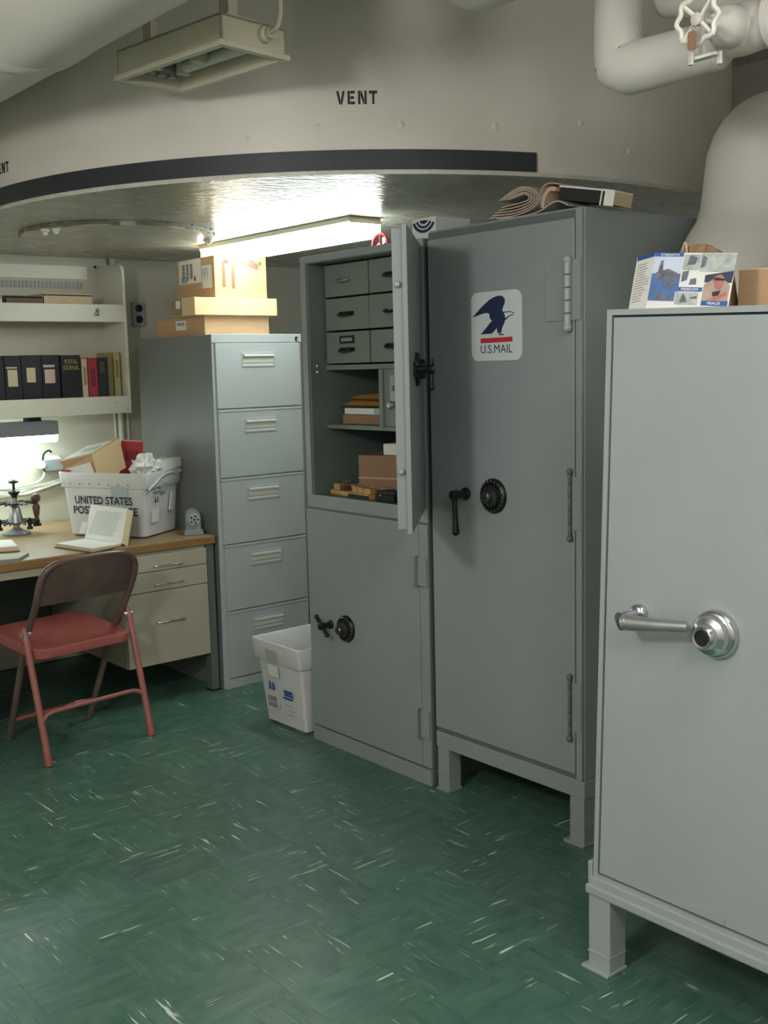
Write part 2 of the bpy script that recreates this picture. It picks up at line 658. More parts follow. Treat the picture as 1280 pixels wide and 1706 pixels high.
# black band on the lower edge
bm = new()
A = [180 - 4 + k * 1.5 for k in range(0, 52)]
A = [a for a in A if a <= 252.9] + [252.9]
inn = [rim(a, RD - .002) for a in A]
out = [rim(a, RD + .007) for a in A]
q = []
for i_, o_ in zip(inn, out):
    q.append([bm.verts.new((i_.x, i_.y, 2.001)), bm.verts.new((o_.x, o_.y, 2.001)), bm.verts.new((o_.x, o_.y, 2.058)), bm.verts.new((i_.x, i_.y, 2.058))])
for a, b in zip(q, q[1:]):
    for k in range(4):
        bm.faces.new((a[k], a[(k + 1) % 4], b[(k + 1) % 4], b[k]))
bm.faces.new(q[0]); bm.faces.new(q[-1])
struct('trim_1', bm, BLACKB, smooth=True)
# stencilled lettering and paint blisters on the round wall


def on_drum(bm, a0, z0, off=0.0012):
    for v in bm.verts:
        a = a0 + math.degrees(v.co.x / RD)
        p = rim(a, RD + off + v.co.z)
        v.co = (p.x, p.y, z0 + v.co.y)
    return bm


STN = {'V': [[(0, 1), (.26, 1), (.47, .34), (.47, 0), (.34, 0)], [(.53, 0), (.53, .34), (.74, 1), (1, 1), (.66, 0)]],
       'E': [[(.05, 0), (.30, 0), (.30, 1), (.05, 1)], [(.36, 0), (.9, 0), (.9, .2), (.36, .2)], [(.36, .40), (.78, .40), (.78, .60), (.36, .60)], [(.36, .8), (.9, .8), (.9, 1), (.36, 1)]],
       'N': [[(0, 0), (.24, 0), (.24, 1), (0, 1)], [(.76, 0), (1, 0), (1, 1), (.76, 1)], [(.30, 1), (.30, .62), (.64, 0), (.70, 0), (.70, .38), (.40, 1)]],
       'T': [[(.02, .78), (.34, .78), (.34, 1), (.02, 1)], [(.66, .78), (.98, .78), (.98, 1), (.66, 1)], [(.38, 0), (.62, 0), (.62, 1), (.38, 1)]]}
for a0, z0, h, wd in ((-127.2, 2.207, 0.038, 0.128), (-176.4, 2.121, 0.034, 0.115)):
    b_ = new()
    lw = wd / 4.0
    for q_, c in enumerate('VENT'):
        for poly in STN[c]:
            prism(b_, [(-wd / 2 + (q_ + .11 + .78 * x) * lw, (y - .5) * h) for x, y in poly], Matrix.Identity(4), .0006)
    part('stencil_lettering', on_drum(b_, a0, z0), STENCIL, wall_round, local=True, label='black stencilled VENT')
for a0, z0, r in ((-131.5, 2.125, .013), (-122.5, 2.13, .011), (-112, 2.13, .014), (-139, 2.1, .01), (-101, 2.16, .012), (-93.5, 2.09, .012)):
    b_ = new()
    p = rim(a0, RD - .004)
    d = p - Vector((CX, CY, 0)); d.z = 0
    lathe(b_, (p.x, p.y, z0), d, [(r, 0), (r * .95, .0035), (r * .6, .006), (0, .007)], 12)
    part('rivet', b_, CREAM, wall_round, local=True, smooth=True)

# round cover plate on the underside
cp = thing('hatch_cover', 'round cream hatch cover with chipped rim overhead, left of the lit lamp', 'hatch', (2.1, 4.215, ZP - .012))
bm = new()
lathe(bm, (2.1, 4.215, ZP - .013), (0, 0, -1), [(.385, 0), (.385, .016), (.375, .02), (0, .02)], 48)
part('cover_plate', bm, UNDER, cp, smooth=True)
bm = new()
rd = random.Random(3)
for k in range(40):
    a = math.radians(150 + k * 4.6)
    if rd.random() < .25:
        continue
    c = Vector((2.1 + .388 * math.cos(a), 4.215 + .388 * math.sin(a), ZP - .022 + rd.uniform(-.003, .003)))
    box(bm, -.016, .016, -.002, .003, -.007, .007, mtx=Matrix.Translation(c) @ Matrix.Rotation(a + math.pi / 2, 4, 'Z'))
part('rim_scrape', bm, mat('scraped_paint', rgb(120, 116, 100), .6, var=.4, scale=30), cp, kind='stuff')
for a in (196, 205, 330, 338, 345):
    bm = new()
    c = (2.1 + .37 * math.cos(math.radians(a)), 4.215 + .37 * math.sin(math.radians(a)), ZP - .03)
    lathe(bm, c, (0, 0, -1), [(.016, 0), (.016, .008), (.009, .012), (.009, .022), (0, .025)], 10)
    part('clamp_bolt', bm, SHELFW, cp, smooth=True)

# =================================================================== OVERHEAD PIPES
bm = new()
r_ = .30
lathe(bm, (1.135, -1.08, 2.478), (0, 1, 0), [(r_, 0), (r_, 6.26)], 48)
for y in (0.9, 2.75, 4.4):
    lathe(bm, (1.135, y, 2.478), (0, 1, 0), [(r_, 0), (r_ + .004, .01), (r_ + .004, .07), (r_, .08)], 48)
solo('ventilation_duct', bm, CREAM, 'large round cream duct running along the ceiling at upper left', 'duct', smooth=True)

bm = new()
pth = [(1.93, .2, 2.342), (1.93, 1.2, 2.342), (1.93, 1.92, 2.342)]
for k in range(1, 9):
    a = math.radians(90 * k / 8)
    pth.append((1.93, 1.92 + .10 * math.sin(a), 2.342 + .10 * (1 - math.cos(a))))
pth.append((1.93, 2.02, ZC + .01))
tube(bm, pth, .092, 24)
solo('overhead_pipe', bm, CREAM, 'short bend of lagged cream pipe dipping in at the top centre edge', 'pipe', smooth=True)

# white lagged pipe with a square elbow
ep = thing('lagged_pipe', 'white lagged pipe coming down and turning at a sharp elbow, upper right', 'pipe', (2.1, 1.67, 2.07))
bm = new()
R1 = .054
cyl(bm, (2.1, 1.667, ZC + .01), (2.1, 1.667, 2.085), R1, 28)
part('vertical_run', bm, LAGG, ep, smooth=True)
bm = new()
tube(bm, [(2.1, 1.667, 2.2), (2.1, 1.667, 2.115), (2.1, 1.660, 2.09), (2.1, 1.635, 2.078), (2.1, 1.58, 2.076), (2.1, 1.40, 2.076)], [R1 + .001, R1 + .002, R1 + .006, R1 + .004, R1 + .002, R1 - .004], 28)
part('elbow', bm, LAGG, ep, smooth=True)
bm = new()
cyl(bm, (2.1, 1.40, 2.076), (2.1, 1.37, 2.074), R1 - .004, 24, r2=.03)
cyl(bm, (2.1, 1.375, 2.074), (2.1, .6, 2.07), .03, 18)
part('pipe_tail', bm, LAGG, ep, smooth=True)

# upper pipe behind the elbow, seen above it
bm = new()
tube(bm, [(2.22, 1.62, 2.26), (2.22, 1.45, 2.215), (2.22, 1.3, 2.2), (2.22, .6, 2.2)], .055, 24)
solo('branch_pipe', bm, LAGG, 'lagged branch pipe just above the horizontal run of the elbowed pipe', 'pipe', smooth=True)

# valve
vt = thing('valve', 'white gate valve with a scalloped handwheel, upper right corner', 'valve', (2.02, 1.40, 2.0))
vc = Vector((1.925, 1.335, 2.080))
ax = Vector((-.95, -.02, -.05)).normalized()
u, v, d = frame(ax)
bm = new()
nw = 40
pts = []
for k in range(nw):
    a = 2 * math.pi * k / nw
    r = .044 + .0040 * math.cos(8 * a)
    pts.append(vc + u * math.cos(a) * r + v * math.sin(a) * r)
tube(bm, pts, .0052, 8, closed=True)
wheel = part('handwheel', bm, SHELFW, vt, smooth=True)
for k in range(4):
    a = math.pi / 4 + k * math.pi / 2
    bm = new()
    tube(bm, [vc - d * .006, vc - d * .003 + (u * math.cos(a) + v * math.sin(a)) * .018, vc + (u * math.cos(a) + v * math.sin(a)) * .043], .0045, 6)
    part('spoke', bm, SHELFW, wheel, smooth=True)
bm = new()
lathe(bm, vc + d * .008, -d, [(.006, 0), (.012, .002), (.012, .02), (.006, .022), (.006, .055), (.016, .06), (.020, .075), (.036, .09), (.042, .115), (.040, .15), (.046, .155), (.046, .17)], 20)
part('bonnet', bm, LAGG, vt, smooth=True)
bm = new()
lathe(bm, vc - d * .16 + Vector((0, .09, 0)), (0, -1, 0), [(.052, 0), (.052, .015), (.04, .02), (.05, .06), (.052, .09), (.05, .12), (.04, .16), (.06, .165), (.06, .18), (.045, .185), (.05, .5)], 24)
part('valve_body', bm, LAGG, vt, smooth=True)
bm = new()
prism(bm, rrect(.018, .036, .006), plane((1.905, 1.332, 2.036), (.1, -1, 0), (0, .12, 1)), .003)
tube(bm, [(1.905, 1.332, 2.05), (1.91, 1.336, 2.062), (1.925, 1.345, 2.07)], .001, 5)
part('tag', bm, mat('brown_tag', rgb(142, 106, 78), .6), vt, label='brown tag hanging from the wheel')
bm = new()
prism(bm, rrect(.05, .020, .006), plane((1.99, 1.36, 2.022), (.3, -1, .1), (1, .3, 0)), .006)
for k in (-1, 1):
    cyl(bm, (1.99 + .02 * k, 1.36 - .02 * k, 2.034), (1.99 + .02 * k, 1.36 - .02 * k, 2.01), .006, 6)
part('pipe_clamp', bm, LAGG, vt)

# big lagged duct standing behind the near safe
bm = new()
prof = [(0.0, 2.45), (1.2, 2.44), (1.5, 2.425), (1.62, 2.42), (1.704, 2.449), (1.768, 2.500), (1.805, 2.538), (1.841, 2.556), (1.89, 2.566), (1.935, 2.574), (1.99, 2.584), (2.045, 2.604), (2.09, 2.636), (2.132, 2.690), (2.16, 2.75), (2.185, 2.85), (2.2, 3.0), (2.205, 3.2)]
rings = []
for z, xl in prof:
    xr = 3.9
    xl = xl + .135
    ring = []
    ry = .17 if z < 2.0 else .17 - .05 * (z - 2.0) / .2
    for k in range(17):
        a = math.pi / 2 + math.pi * k / 16
        ring.append((xl + .20 + .20 * math.cos(a), 1.77 + ry * math.sin(a), z))
    ring += [(xr, 1.77 - ry, z), (xr, 1.77 + ry, z)]
    rings.append([bm.verts.new(p) for p in ring])
for a, b in zip(rings, rings[1:]):
    n = len(a)
    for k in range(n):
        bm.faces.new((a[k], a[(k + 1) % n], b[(k + 1) % n], b[k]))
bm.faces.new(rings[0]); bm.faces.new(rings[-1])
solo('lagged_duct', bm, LAGG, 'bulging white lagged duct rising behind the near safe at right', 'duct', smooth=True)

# =================================================================== CEILING FIXTURES
fx = thing('ceiling_light', 'unlit cream two-tube fluorescent fixture hanging from the ceiling at upper left', 'light', (1.577, 2.64, 2.2))
FM = Matrix.Translation((1.572, 2.632, 2.207)) @ Matrix.Rotation(math.radians(7.5), 4, 'Z') @ Matrix.Rotation(math.radians(0), 4, 'X')
fw, fl = .212, .445


def fbox(bm, x0, x1, y0, y1, z0, z1, bev=0.0):
    return box(bm, x0, x1, y0, y1, z0, z1, bev, mtx=FM)


bm = new()
fbox(bm, -fw / 2, fw / 2, -fl / 2, fl / 2, .072, .078)
fbox(bm, -fw / 2, -fw / 2 + .006, -fl / 2, fl / 2, .012, .078)
fbox(bm, fw / 2 - .006, fw / 2, -fl / 2, fl / 2, .012, .078)
fbox(bm, -fw / 2, fw / 2, -fl / 2, -fl / 2 + .006, .012, .078)
fbox(bm, -fw / 2, fw / 2, fl / 2 - .006, fl / 2, .012, .078)
part('housing', bm, FIXT, fx)
bm = new()
e = .008
for x0, x1, y0, y1 in ((-fw / 2 - e, -fw / 2 + .013, -fl / 2 - e, fl / 2 + e), (fw / 2 - .013, fw / 2 + e, -fl / 2 - e, fl / 2 + e), (-fw / 2 + .013, fw / 2 - .013, -fl / 2 - e, -fl / 2 + .013), (-fw / 2 + .013, fw / 2 - .013, fl / 2 - .013, fl / 2 + e)):
    fbox(bm, x0, x1, y0, y1, 0, .014, .002)
part('door_frame', bm, FIXT, fx)
for s in (-1, 1):
    bm = new()
    cyl(bm, FM @ Vector((s * .045, -.19, .042)), FM @ Vector((s * .045, .12, .042)), .016, 16)
    part('tube', bm, GLASST, fx, smooth=True)
    for y in (-.2, .13):
        bm = new()
        fbox(bm, s * .045 - .018, s * .045 + .018, y - .008, y + .008, .022, .072, .002)
        part('lamp_holder', bm, FIXT, fx)
bm = new()
fbox(bm, -.06, .06, .15, .225, .03, .07, .004)
for k in (-1, 0, 1):
    cyl(bm, FM @ Vector((k * .035, .17, .05)), FM @ Vector((k * .035, .17, .02)), .012, 10)
part('ballast', bm, STEEL, fx, label='dark ballast and starters at the left end')
bm = new()
fbox(bm, -.02, .02, -.01, .02, .022, .07, .003)
part('divider', bm, FIXT, fx)
for y in (-.15, .18):
    bm = new()
    fbox(bm, -.05, .05, y - .03, y + .03, .078, .10, .004)
    fbox(bm, -.035, -.005, y - .02, y + .02, .10, .16, .003)
    fbox(bm, -.03, -.01, y - .012, y + .012, .16, .58)
    part('bracket', bm, FIXT, fx)
bm = new()
c0 = FM @ Vector((.03, -fl / 2 - .002, .05))
lathe(bm, c0, FM.to_3x3() @ Vector((0, -1, 0)), [(.02, 0), (.02, .012), (.014, .016), (.014, .03)], 12)
tube(bm, smoothpath([c0 + Vector((0, -.03, 0)), c0 + Vector((.005, -.055, .01)), c0 + Vector((.015, -.055, .06)), c0 + Vector((.005, -.05, .13)), c0 + Vector((-.005, -.03, .3)), c0 + Vector((0, 0, .55))], 5), .007, 8)
part('cord', bm, FIXT, fx, smooth=True)

ll = thing('ceiling_light', 'lit fluorescent fixture glowing under the overhead plate above the file cabinet', 'light', (2.70, 3.88, 1.90))
bm = new()
box(bm, 2.612, 2.768, 3.340, 4.46, 1.966, ZP - .012, .006)
part('housing', bm, FIXT, ll)
bm = new()
bmd = [(-.072, .000), (-.070, -.032), (-.050, -.056), (.050, -.056), (.070, -.032), (.072, .000)]
prism(bm, bmd, Matrix(((1, 0, 0, 2.69), (0, 0, 1, 3.335), (0, 1, 0, 1.966), (0, 0, 0, 1))), 1.115)
part('diffuser', bm, LIT, ll)
for y in (3.330, 4.45):
    bm = new()
    prism(bm, [(-.074, .008), (-.074, -.004), (.074, -.004), (.074, .008)], Matrix(((1, 0, 0, 2.69), (0, 0, 1, y), (0, 1, 0, 1.966), (0, 0, 0, 1))), .01)
    part('end_cap', bm, FIXT if y < 4 else FIXT, ll)

# =================================================================== CABINETS
FX = 2.385


BRONZE = mat('worn_bronze', rgb(92, 94, 92), 0.32, 0.8, var=0.3, scale=30)


def dial(root, y, z, r, x0, m1=DARKM, m2=BRONZE):
    """combination dial on a -X facing door"""
    bm = new()
    lathe(bm, (x0, y, z), (-1, 0, 0), [(r, 0), (r, .006), (r * .92, .012), (r * .8, .014), (r * .76, .010), (r * .4, .010)], 32)
    d_ = part('dial_ring', bm, m1, root, smooth=True)
    bm = new()
    lathe(bm, (x0 - .010, y, z), (-1, 0, 0), [(r * .6, 0), (r * .58, .012), (r * .34, .015), (r * .32, .03), (r * .24, .034), (0, .034)], 28)
    for k in range(16):
        a = 2 * math.pi * k / 16
        c = (x0 - .016, y + r * .58 * math.cos(a), z + r * .58 * math.sin(a))
        cyl(bm, c, (c[0] - .008, c[1], c[2]), .003, 6)
    part('knob', bm, m2, d_, smooth=True)
    bm = new()
    for k in range(20):
        a = 2 * math.pi * k / 20
        p0 = Vector((x0 - .0136, y + r * .80 * math.cos(a), z + r * .80 * math.sin(a)))
        p1 = Vector((x0 - .0125, y + r * .90 * math.cos(a), z + r * .90 * math.sin(a)))
        cyl(bm, p0, p1, .0008, 4)
    part('graduation', bm, GREYL, d_, kind='stuff')
    return d_


def barrel_hinge(root, y, z0, z1, r, x0, mb_=GREY, plate=None, m=GREY):
    bm = new()
    if plate:
        box(bm, FX - (.0165 if r > .01 else .0135), FX - .011, plate[0], plate[1], plate[2], plate[3], .0012)
    h = part('hinge', bm if plate else box(bm, x0 - .004, x0, y - .03, y + .012, z0 + .02, z1 - .012, .001), m, root)
    bm = new()
    n = 5
    L = (z1 - z0 - 2 * r) / n
    for k in range(n):
        lathe(bm, (x0 - r * .9, y, z0 + r + k * L + .001), (0, 0, 1), [(r * .8, 0), (r, .002), (r, L - .004), (r * .8, L - .002)], 14)
    part('barrel', bm, mb_, h, smooth=True)
    for z in (z0 + r * .6, z1 - r * .6):
        bm = new()
        ball(bm, (x0 - r * .9, y, z), max(r * 1.25, .0098), 12)
        part('ball_tip', bm, mb_, h, smooth=True)


# ---- middle safe: drawers and shelves above, closed door below
MY0, MY1, MZ = 2.667, 3.345, 1.823
sc = thing('safe_cabinet', 'grey steel safe, open above to show drawers and shelves, beside the white floor tub', 'cabinet', (2.66, 3.0, 0))
bm = new()
xb = 2.98
box(bm, FX, xb, MY1 - .042, MY1, 0, MZ, .003)
box(bm, FX, xb, MY0, MY0 + .042, 0, MZ, .003)
box(bm, FX, xb, MY0 + .042, MY1 - .042, MZ - .028, MZ, .002)
box(bm, xb - .03, xb, MY0 + .04, MY1 - .04, .02, MZ - .01)
box(bm, FX, xb, MY0 + .042, MY1 - .042, .93, .953)
box(bm, FX, xb, MY0 + .042, MY1 - .042, .875, .93, .001)
box(bm, FX, xb, MY0 + .042, MY1 - .042, 0.0, .06, .001)
part('body', bm, GREYD, sc)
bm = new()
x0 = FX - .004
box(bm, x0, FX, MY1 - .03, MY1, .953, MZ, .0015)
box(bm, x0, FX, MY0, MY0 + .036, .953, MZ, .0015)
box(bm, x0, FX, MY0 + .036, MY1 - .03, MZ - .024, MZ, .0015)
box(bm, x0, FX, MY0, MY1, .905, .953, .0015)
part('door_frame', bm, GREY, sc)
bm = new()
box(bm, FX - .012, FX, MY0, MY1 + .001, -.0, .055, .002)
part('plinth', bm, GREY, sc)
bm = new()
box(bm, FX - .010, FX + .03, 2.712, MY1 + .001, .062, .898, .002)
ld = part('lower_door', bm, GREY, sc)
bm = new()
box(bm, FX - .0085, FX, MY0, 2.710, .062, .898, .002)
part('hinge_stile', bm, GREY, sc)
dial(ld, 3.118, .473, .050, FX - .010)
bm = new()
lathe(bm, (FX - .010, 3.213, .473), (-1, 0, 0), [(.017, 0), (.017, .006), (.011, .010), (.011, .03), (.014, .034), (.014, .052), (.008, .056)], 16)
cyl(bm, (FX - .054, 3.243, .505), (FX - .054, 3.181, .445), .0075, 12)
for s in (-1, 1):
    ball(bm, (FX - .054, 3.212 + s * .031, .475 + s * .030), .009)
part('turn_handle', bm, DARKM, ld, smooth=True, label='dark bar turned aslant on a round hub')
for z0, z1 in ((.16, .265), (.687, .791)):
    bm = new()
    box(bm, FX - .016, FX - .006, 2.668, 2.745, z0 + .004, z1 - .004, .0015)
    h = part('hinge', bm, GREY, sc)
    bm = new()
    cyl(bm, (FX - .017, 2.715, z0), (FX - .017, 2.715, z1), .006, 12)
    part('hinge_pin', bm, GREYD, h, smooth=True)
# drawers in the upper compartment
cols = ((3.292, 3.036), (3.032, 2.776))
rows = ((1.792, 1.674), (1.671, 1.553), (1.550, 1.434))
for ci, (ya, yb) in enumerate(cols):
    for ri, (za, zb) in enumerate(rows):
        bm = new()
        box(bm, 2.452 - (.004 if (ri, ci) == (1, 1) else 0), 2.92, yb + .002, ya - .002, zb + .002, za - .002, .0015)
        d_ = part('drawer', bm, LOCKG, sc)
        yc, zc = (ya + yb) / 2, (za + zb) / 2 - (.008 if ri == 2 and ci == 0 else 0)
        bm = new()
        xx = 2.452
        box(bm, xx - .003, xx, yc - .042, yc + .042, zc - .008, zc + .008, .001)
        tube(bm, smoothpath([(xx - .003, yc - .030, zc + .002), (xx - .020, yc - .026, zc - .004), (xx - .024, yc, zc - .006), (xx - .020, yc + .026, zc - .004), (xx - .003, yc + .030, zc + .002)], 5), .0045, 8)
        part('handle', bm, DARKM if (ci, ri) != (0, 0) else STEEL, d_, smooth=True)
        if ri == 2 and ci == 0:
            bm = new()
            box(bm, xx - .004, xx, yc - .042, yc + .042, zc + .022, zc + .050, .001)
            part('label_holder', bm, BLACK, d_)
            bm = new()
            box(bm, xx - .0046, xx - .004, yc - .032, yc + .032, zc + .030, zc + .042)
            part('label_card', bm, GREYINK, d_)
bm = new()
box(bm, 2.455, 2.93, MY0 + .042, MY1 - .042, 1.412, 1.43, .001)
part('shelf', bm, LOCKG, sc)
bm = new()
box(bm, 2.452, 2.93, MY0 + .042, MY1 - .042, 1.196, 1.211, .001)
part('shelf', bm, LOCKG, sc)
bm = new()
box(bm, 2.446, 2.90, 2.712, 2.975, 1.212, 1.411, .002)
box(bm, 2.438, 2.446, 2.955, 2.975, 1.212, 1.411, .001)
lk = part('locker_box', bm, LOCKG, sc, label='small inner strongbox')
bm = new()
prism(bm, rrect(.03, .09, .008), plane((2.446, 2.905, 1.345), (0, -1, 0), (0, 0, 1)), .003)
lathe(bm, (2.444, 2.90, 1.345), (-1, 0, 0), [(.008, 0), (.008, .012), (0, .014)], 12)
part('escutcheon', bm, STEEL, lk)
bm = new()
lathe(bm, (2.446, 2.905, 1.288), (-1, 0, 0), [(.012, 0), (.010, .01), (.014, .016), (.010, .022), (0, .023)], 14)
part('knob', bm, CHROME, lk, smooth=True)
for z in (1.405, 1.428):
    bm = new()
    ball(bm, (2.415, MY1 - .040, z), .0055, 10)
    part('bolt_head', bm, SHELFW, sc, smooth=True)
# open upper door
HX, HY = 2.385, 2.688
hd = Vector((-.385, -.378, 0)).normalized()
nin = Vector((hd.y, -hd.x, 0))          # inner side of the opened door
if nin.y < 0:
    nin = -nin
DM = Matrix(((hd.x, nin.x, 0, HX), (hd.y, nin.y, 0, HY), (0, 0, 1, 0), (0, 0, 0, 1)))
bm = new()
box(bm, .012, .578, -.006, .008, .955, 1.80, .0015, mtx=DM)
ud = part('upper_door', bm, GREY, sc, label='door standing wide open, seen almost edge-on')
bm = new()
box(bm, .03, .566, .008, .036, .967, 1.79, .002, mtx=DM)
part('inner_pan', bm, GREY, ud)
for z in (1.64, 1.13):
    bm = new()
    lathe(bm, DM @ Vector((.566, .022, z)), hd, [(.009, 0), (.009, .012), (.006, .016), (0, .017)], 12)
    part('lock_bolt', bm, GREYL, ud, smooth=True)
bm = new()
hb = DM @ Vector((.42, -.006, 1.41))
lathe(bm, hb, -nin, [(.022, 0), (.022, .006), (.012, .01), (.012, .045), (.016, .05), (.016, .06), (0, .064)], 16)
a_ = hb - nin * .05
cyl(bm, a_ + Vector((0, 0, .03)), a_ - Vector((0, 0, .05)), .008, 12)
ball(bm, a_ - Vector((0, 0, .052)), .011)
part('turn_handle', bm, DARKM, ud, smooth=True)
bm = new()
lathe(bm, DM @ Vector((.33, -.006, 1.41)), -nin, [(.05, 0), (.05, .006), (.045, .012), (.03, .013), (.028, .028), (.012, .032), (.012, .046), (0, .048)], 28)
part('dial', bm, DARKM, ud, smooth=True)
for z0, z1 in ((1.62, 1.72), (1.03, 1.13)):
    bm = new()
    cyl(bm, (FX - .012, 2.690, z0), (FX - .012, 2.690, z1), .009, 12)
    part('hinge_pin', bm, GREYD, ud, smooth=True)

# contents of the upper compartment
env = 'padded envelopes and boxes on the safe shelf'


def slab(name, x0, x1, y0, y1, z0, z1, m, label, cat, group=None, rot=0.0, bev=.003, parts=None):
    cx, cy = (x0 + x1) / 2, (y0 + y1) / 2
    bm = new()
    box(bm, x0 - cx, x1 - cx, y0 - cy, y1 - cy, 0, z1 - z0, bev)
    bm.transform(Matrix.Translation((cx, cy, z0)) @ Matrix.Rotation(rot, 4, 'Z'))
    return solo(name, bm, m, label, cat, group)


slab('cardboard_box', 2.50, 2.80, 3.03, 3.268, 1.212, 1.246, CARDD, 'flat tan box at the bottom of the pile on the safe shelf', 'box', rot=.05)
wbx = thing('mail_box', 'flat box with white front under the two padded envelopes on the safe shelf', 'box', (2.62, 3.13, 1.2465))
bm = new(); box(bm, 2.505, 2.78, 3.0, 3.262, 1.2465, 1.2715, .002); part('carton', bm, GREYL, wbx)
bm = new(); box(bm, 2.503, 2.5052, 3.085, 3.258, 1.249, 1.2695); part('paper_label', bm, PAPER, wbx)


def pillow_env(x0, x1, y0, y1, z0, h, m, label, seed, rot):
    rd = random.Random(seed)
    cx, cy = (x0 + x1) / 2, (y0 + y1) / 2
    t = new()
    nx, ny = 8, 8
    top, bot = [], []
    for i in range(nx + 1):
        for j in range(ny + 1):
            a, b = i / nx, j / ny
            k = (max(0, min(1, 6 * min(a, 1 - a, b, 1 - b)))) ** .6
            x, y = (a - .5) * (x1 - x0), (b - .5) * (y1 - y0)
            top.append(t.verts.new((x, y, h * (.45 + .55 * k) + rd.uniform(-.0015, .0015) * k)))
            bot.append(t.verts.new((x, y, h * (.45 - .45 * k) - 0.0)))
    for G, fl in ((top, False), (bot, True)):
        for i in range(nx):
            for j in range(ny):
                f = [G[i * (ny + 1) + j], G[(i + 1) * (ny + 1) + j], G[(i + 1) * (ny + 1) + j + 1], G[i * (ny + 1) + j + 1]]
                t.faces.new(f[::-1] if fl else f)
    bmesh.ops.remove_doubles(t, verts=t.verts, dist=.0004)
    be = [e for e in t.edges if len(e.link_faces) == 1]
    if be:
        bmesh.ops.bridge_loops(t, edges=be)
    t.transform(Matrix.Translation((cx, cy, z0)) @ Matrix.Rotation(rot, 4, 'Z'))
    return solo('padded_envelope', t, m, label, 'envelope', smooth=True)


pillow_env(2.49, 2.78, 2.99, 3.285, 1.272, .026, MANILA, 'lower of the two yellow padded envelopes on the safe shelf', 2, .04)
pillow_env(2.50, 2.77, 2.985, 3.255, 1.297, .024, MANILA, 'upper of the two yellow padded envelopes on the safe shelf', 5, -.06)
cb = thing('cardboard_box', 'upright brown cardboard box standing inside the open safe under the shelf', 'box', (2.7, 3.05, .953))
bm = new(); box(bm, 2.52, 2.74, 2.93, 3.19, .9535, 1.1, .002, mtx=Matrix.Translation((2.6, 3.06, 0)) @ Matrix.Rotation(.35, 4, 'Z') @ Matrix.Translation((-2.6, -3.06, 0)))
part('carton', bm, CARDD, cb)
bm = new(); box(bm, 2.5185, 2.7415, 2.9285, 3.1915, 1.016, 1.019, mtx=Matrix.Translation((2.6, 3.06, 0)) @ Matrix.Rotation(.35, 4, 'Z') @ Matrix.Translation((-2.6, -3.06, 0)))
part('band', bm, CARDL, cb)
slab('carton', 2.55, 2.70, 2.97, 3.10, 1.1005, 1.142, PAPER, 'small white box on top of the brown carton inside the safe', 'box', rot=.3)
tr = thing('stamp_tray', 'wooden tray of rubber stamps on the safe floor', 'tray', (2.46, 3.12, .953))
TM_ = Matrix.Translation((2.475, 3.12, .9535)) @ Matrix.Rotation(-.12, 4, 'Z')
bm = new(); box(bm, -.055, .06, -.12, .15, 0, .016, .002, mtx=TM_); part('tray_base', bm, STAMPL, tr)
bm = new(); box(bm, -.057, -.054, -.12, .02, 0, .012, mtx=TM_); part('dark_edge', bm, BLACK, tr)
rd = random.Random(11)
for i in range(3):
    for j in range(6):
        if rd.random() < .12:
            continue
        h_ = rd.uniform(.012, .026)
        t = new()
        cx_, cy_ = -.035 + i * .036, -.095 + j * .043
        box(t, cx_ - .013, cx_ + .013, cy_ - .017, cy_ + .017, .0162, .0162 + h_, .002, mtx=TM_ @ Matrix.Translation((cx_, cy_, 0)) @ Matrix.Rotation(rd.uniform(-.25, .25), 4, 'Z') @ Matrix.Translation((-cx_, -cy_, 0)))
        box(t, cx_ - .011, cx_ + .011, cy_ - .015, cy_ + .015, .0162 + h_, .019 + h_, mi=1, mtx=TM_)
        solo('rubber_stamp', t, [STAMPL if rd.random() < .75 else STAMPW, CARDD], 'small block stamp in the %s row of the safe tray, %s from the right' % (('front', 'middle', 'back')[i], ('first', 'second', 'third', 'fourth', 'fifth', 'sixth')[j]), 'stamp', group='block stamps on the tray in the safe')
bk = thing('ink_pad', 'black tin ink pad box at the right front of the open safe floor', 'ink pad', (2.45, 2.90, .953))
bm = new(); box(bm, 2.40, 2.47, 2.86, 2.965, .9535, .978, .003); part('tin', bm, BLACK, bk)
bm = new(); box(bm, 2.402, 2.468, 2.862, 2.963, .9785, .99, .004); part('lid', bm, INK, bk)
bm = new(); ball(bm, (2.399, 2.93, .975), .005, 8); part('catch', bm, CHROME, bk, smooth=True)
# ---- things on top of the middle safe
rw = thing('handwheel', 'red spoked handwheel standing half hidden on top of the middle safe', 'wheel', (2.72, 3.288, MZ))
wc = Vector((2.72, 3.288, MZ + .0525))
bm = new()
tube(bm, [wc + Vector((0, .046 * math.cos(2 * math.pi * k / 32), .046 * math.sin(2 * math.pi * k / 32))) for k in range(32)], .0055, 8, closed=True)
part('rim', bm, REDP, rw, smooth=True)
for k in range(4):
    a = math.pi / 2 * k
    bm = new(); cyl(bm, wc, wc + Vector((0, .045 * math.cos(a), .045 * math.sin(a))), .004, 8); part('spoke', bm, REDP, rw, smooth=True)
bm = new(); lathe(bm, wc + Vector((.008, 0, 0)), (-1, 0, 0), [(.012, 0), (.012, .016), (0, .018)], 14); part('hub', bm, REDP, rw, smooth=True)
bm = new()
for k in range(5):
    prism(bm, [(0, -.003), (.02, -.002), (.02, .002), (0, .003)], plane(wc + Vector((.002, -.012, .006 + .005 * k)), (0, -1, .35), (0, .35, 1)), .002)
part('white_tag', bm, PAPER, rw, kind='stuff')
mb = thing('mailing_box', 'white mailing box with dark blue arcs on top of the middle safe', 'box', (2.58, 2.79, MZ))
bm = new(); box(bm, 2.50, 2.66, 2.735, 2.852, MZ, MZ + .085, .002); part('carton', bm, PAPER, mb)
bm = new()
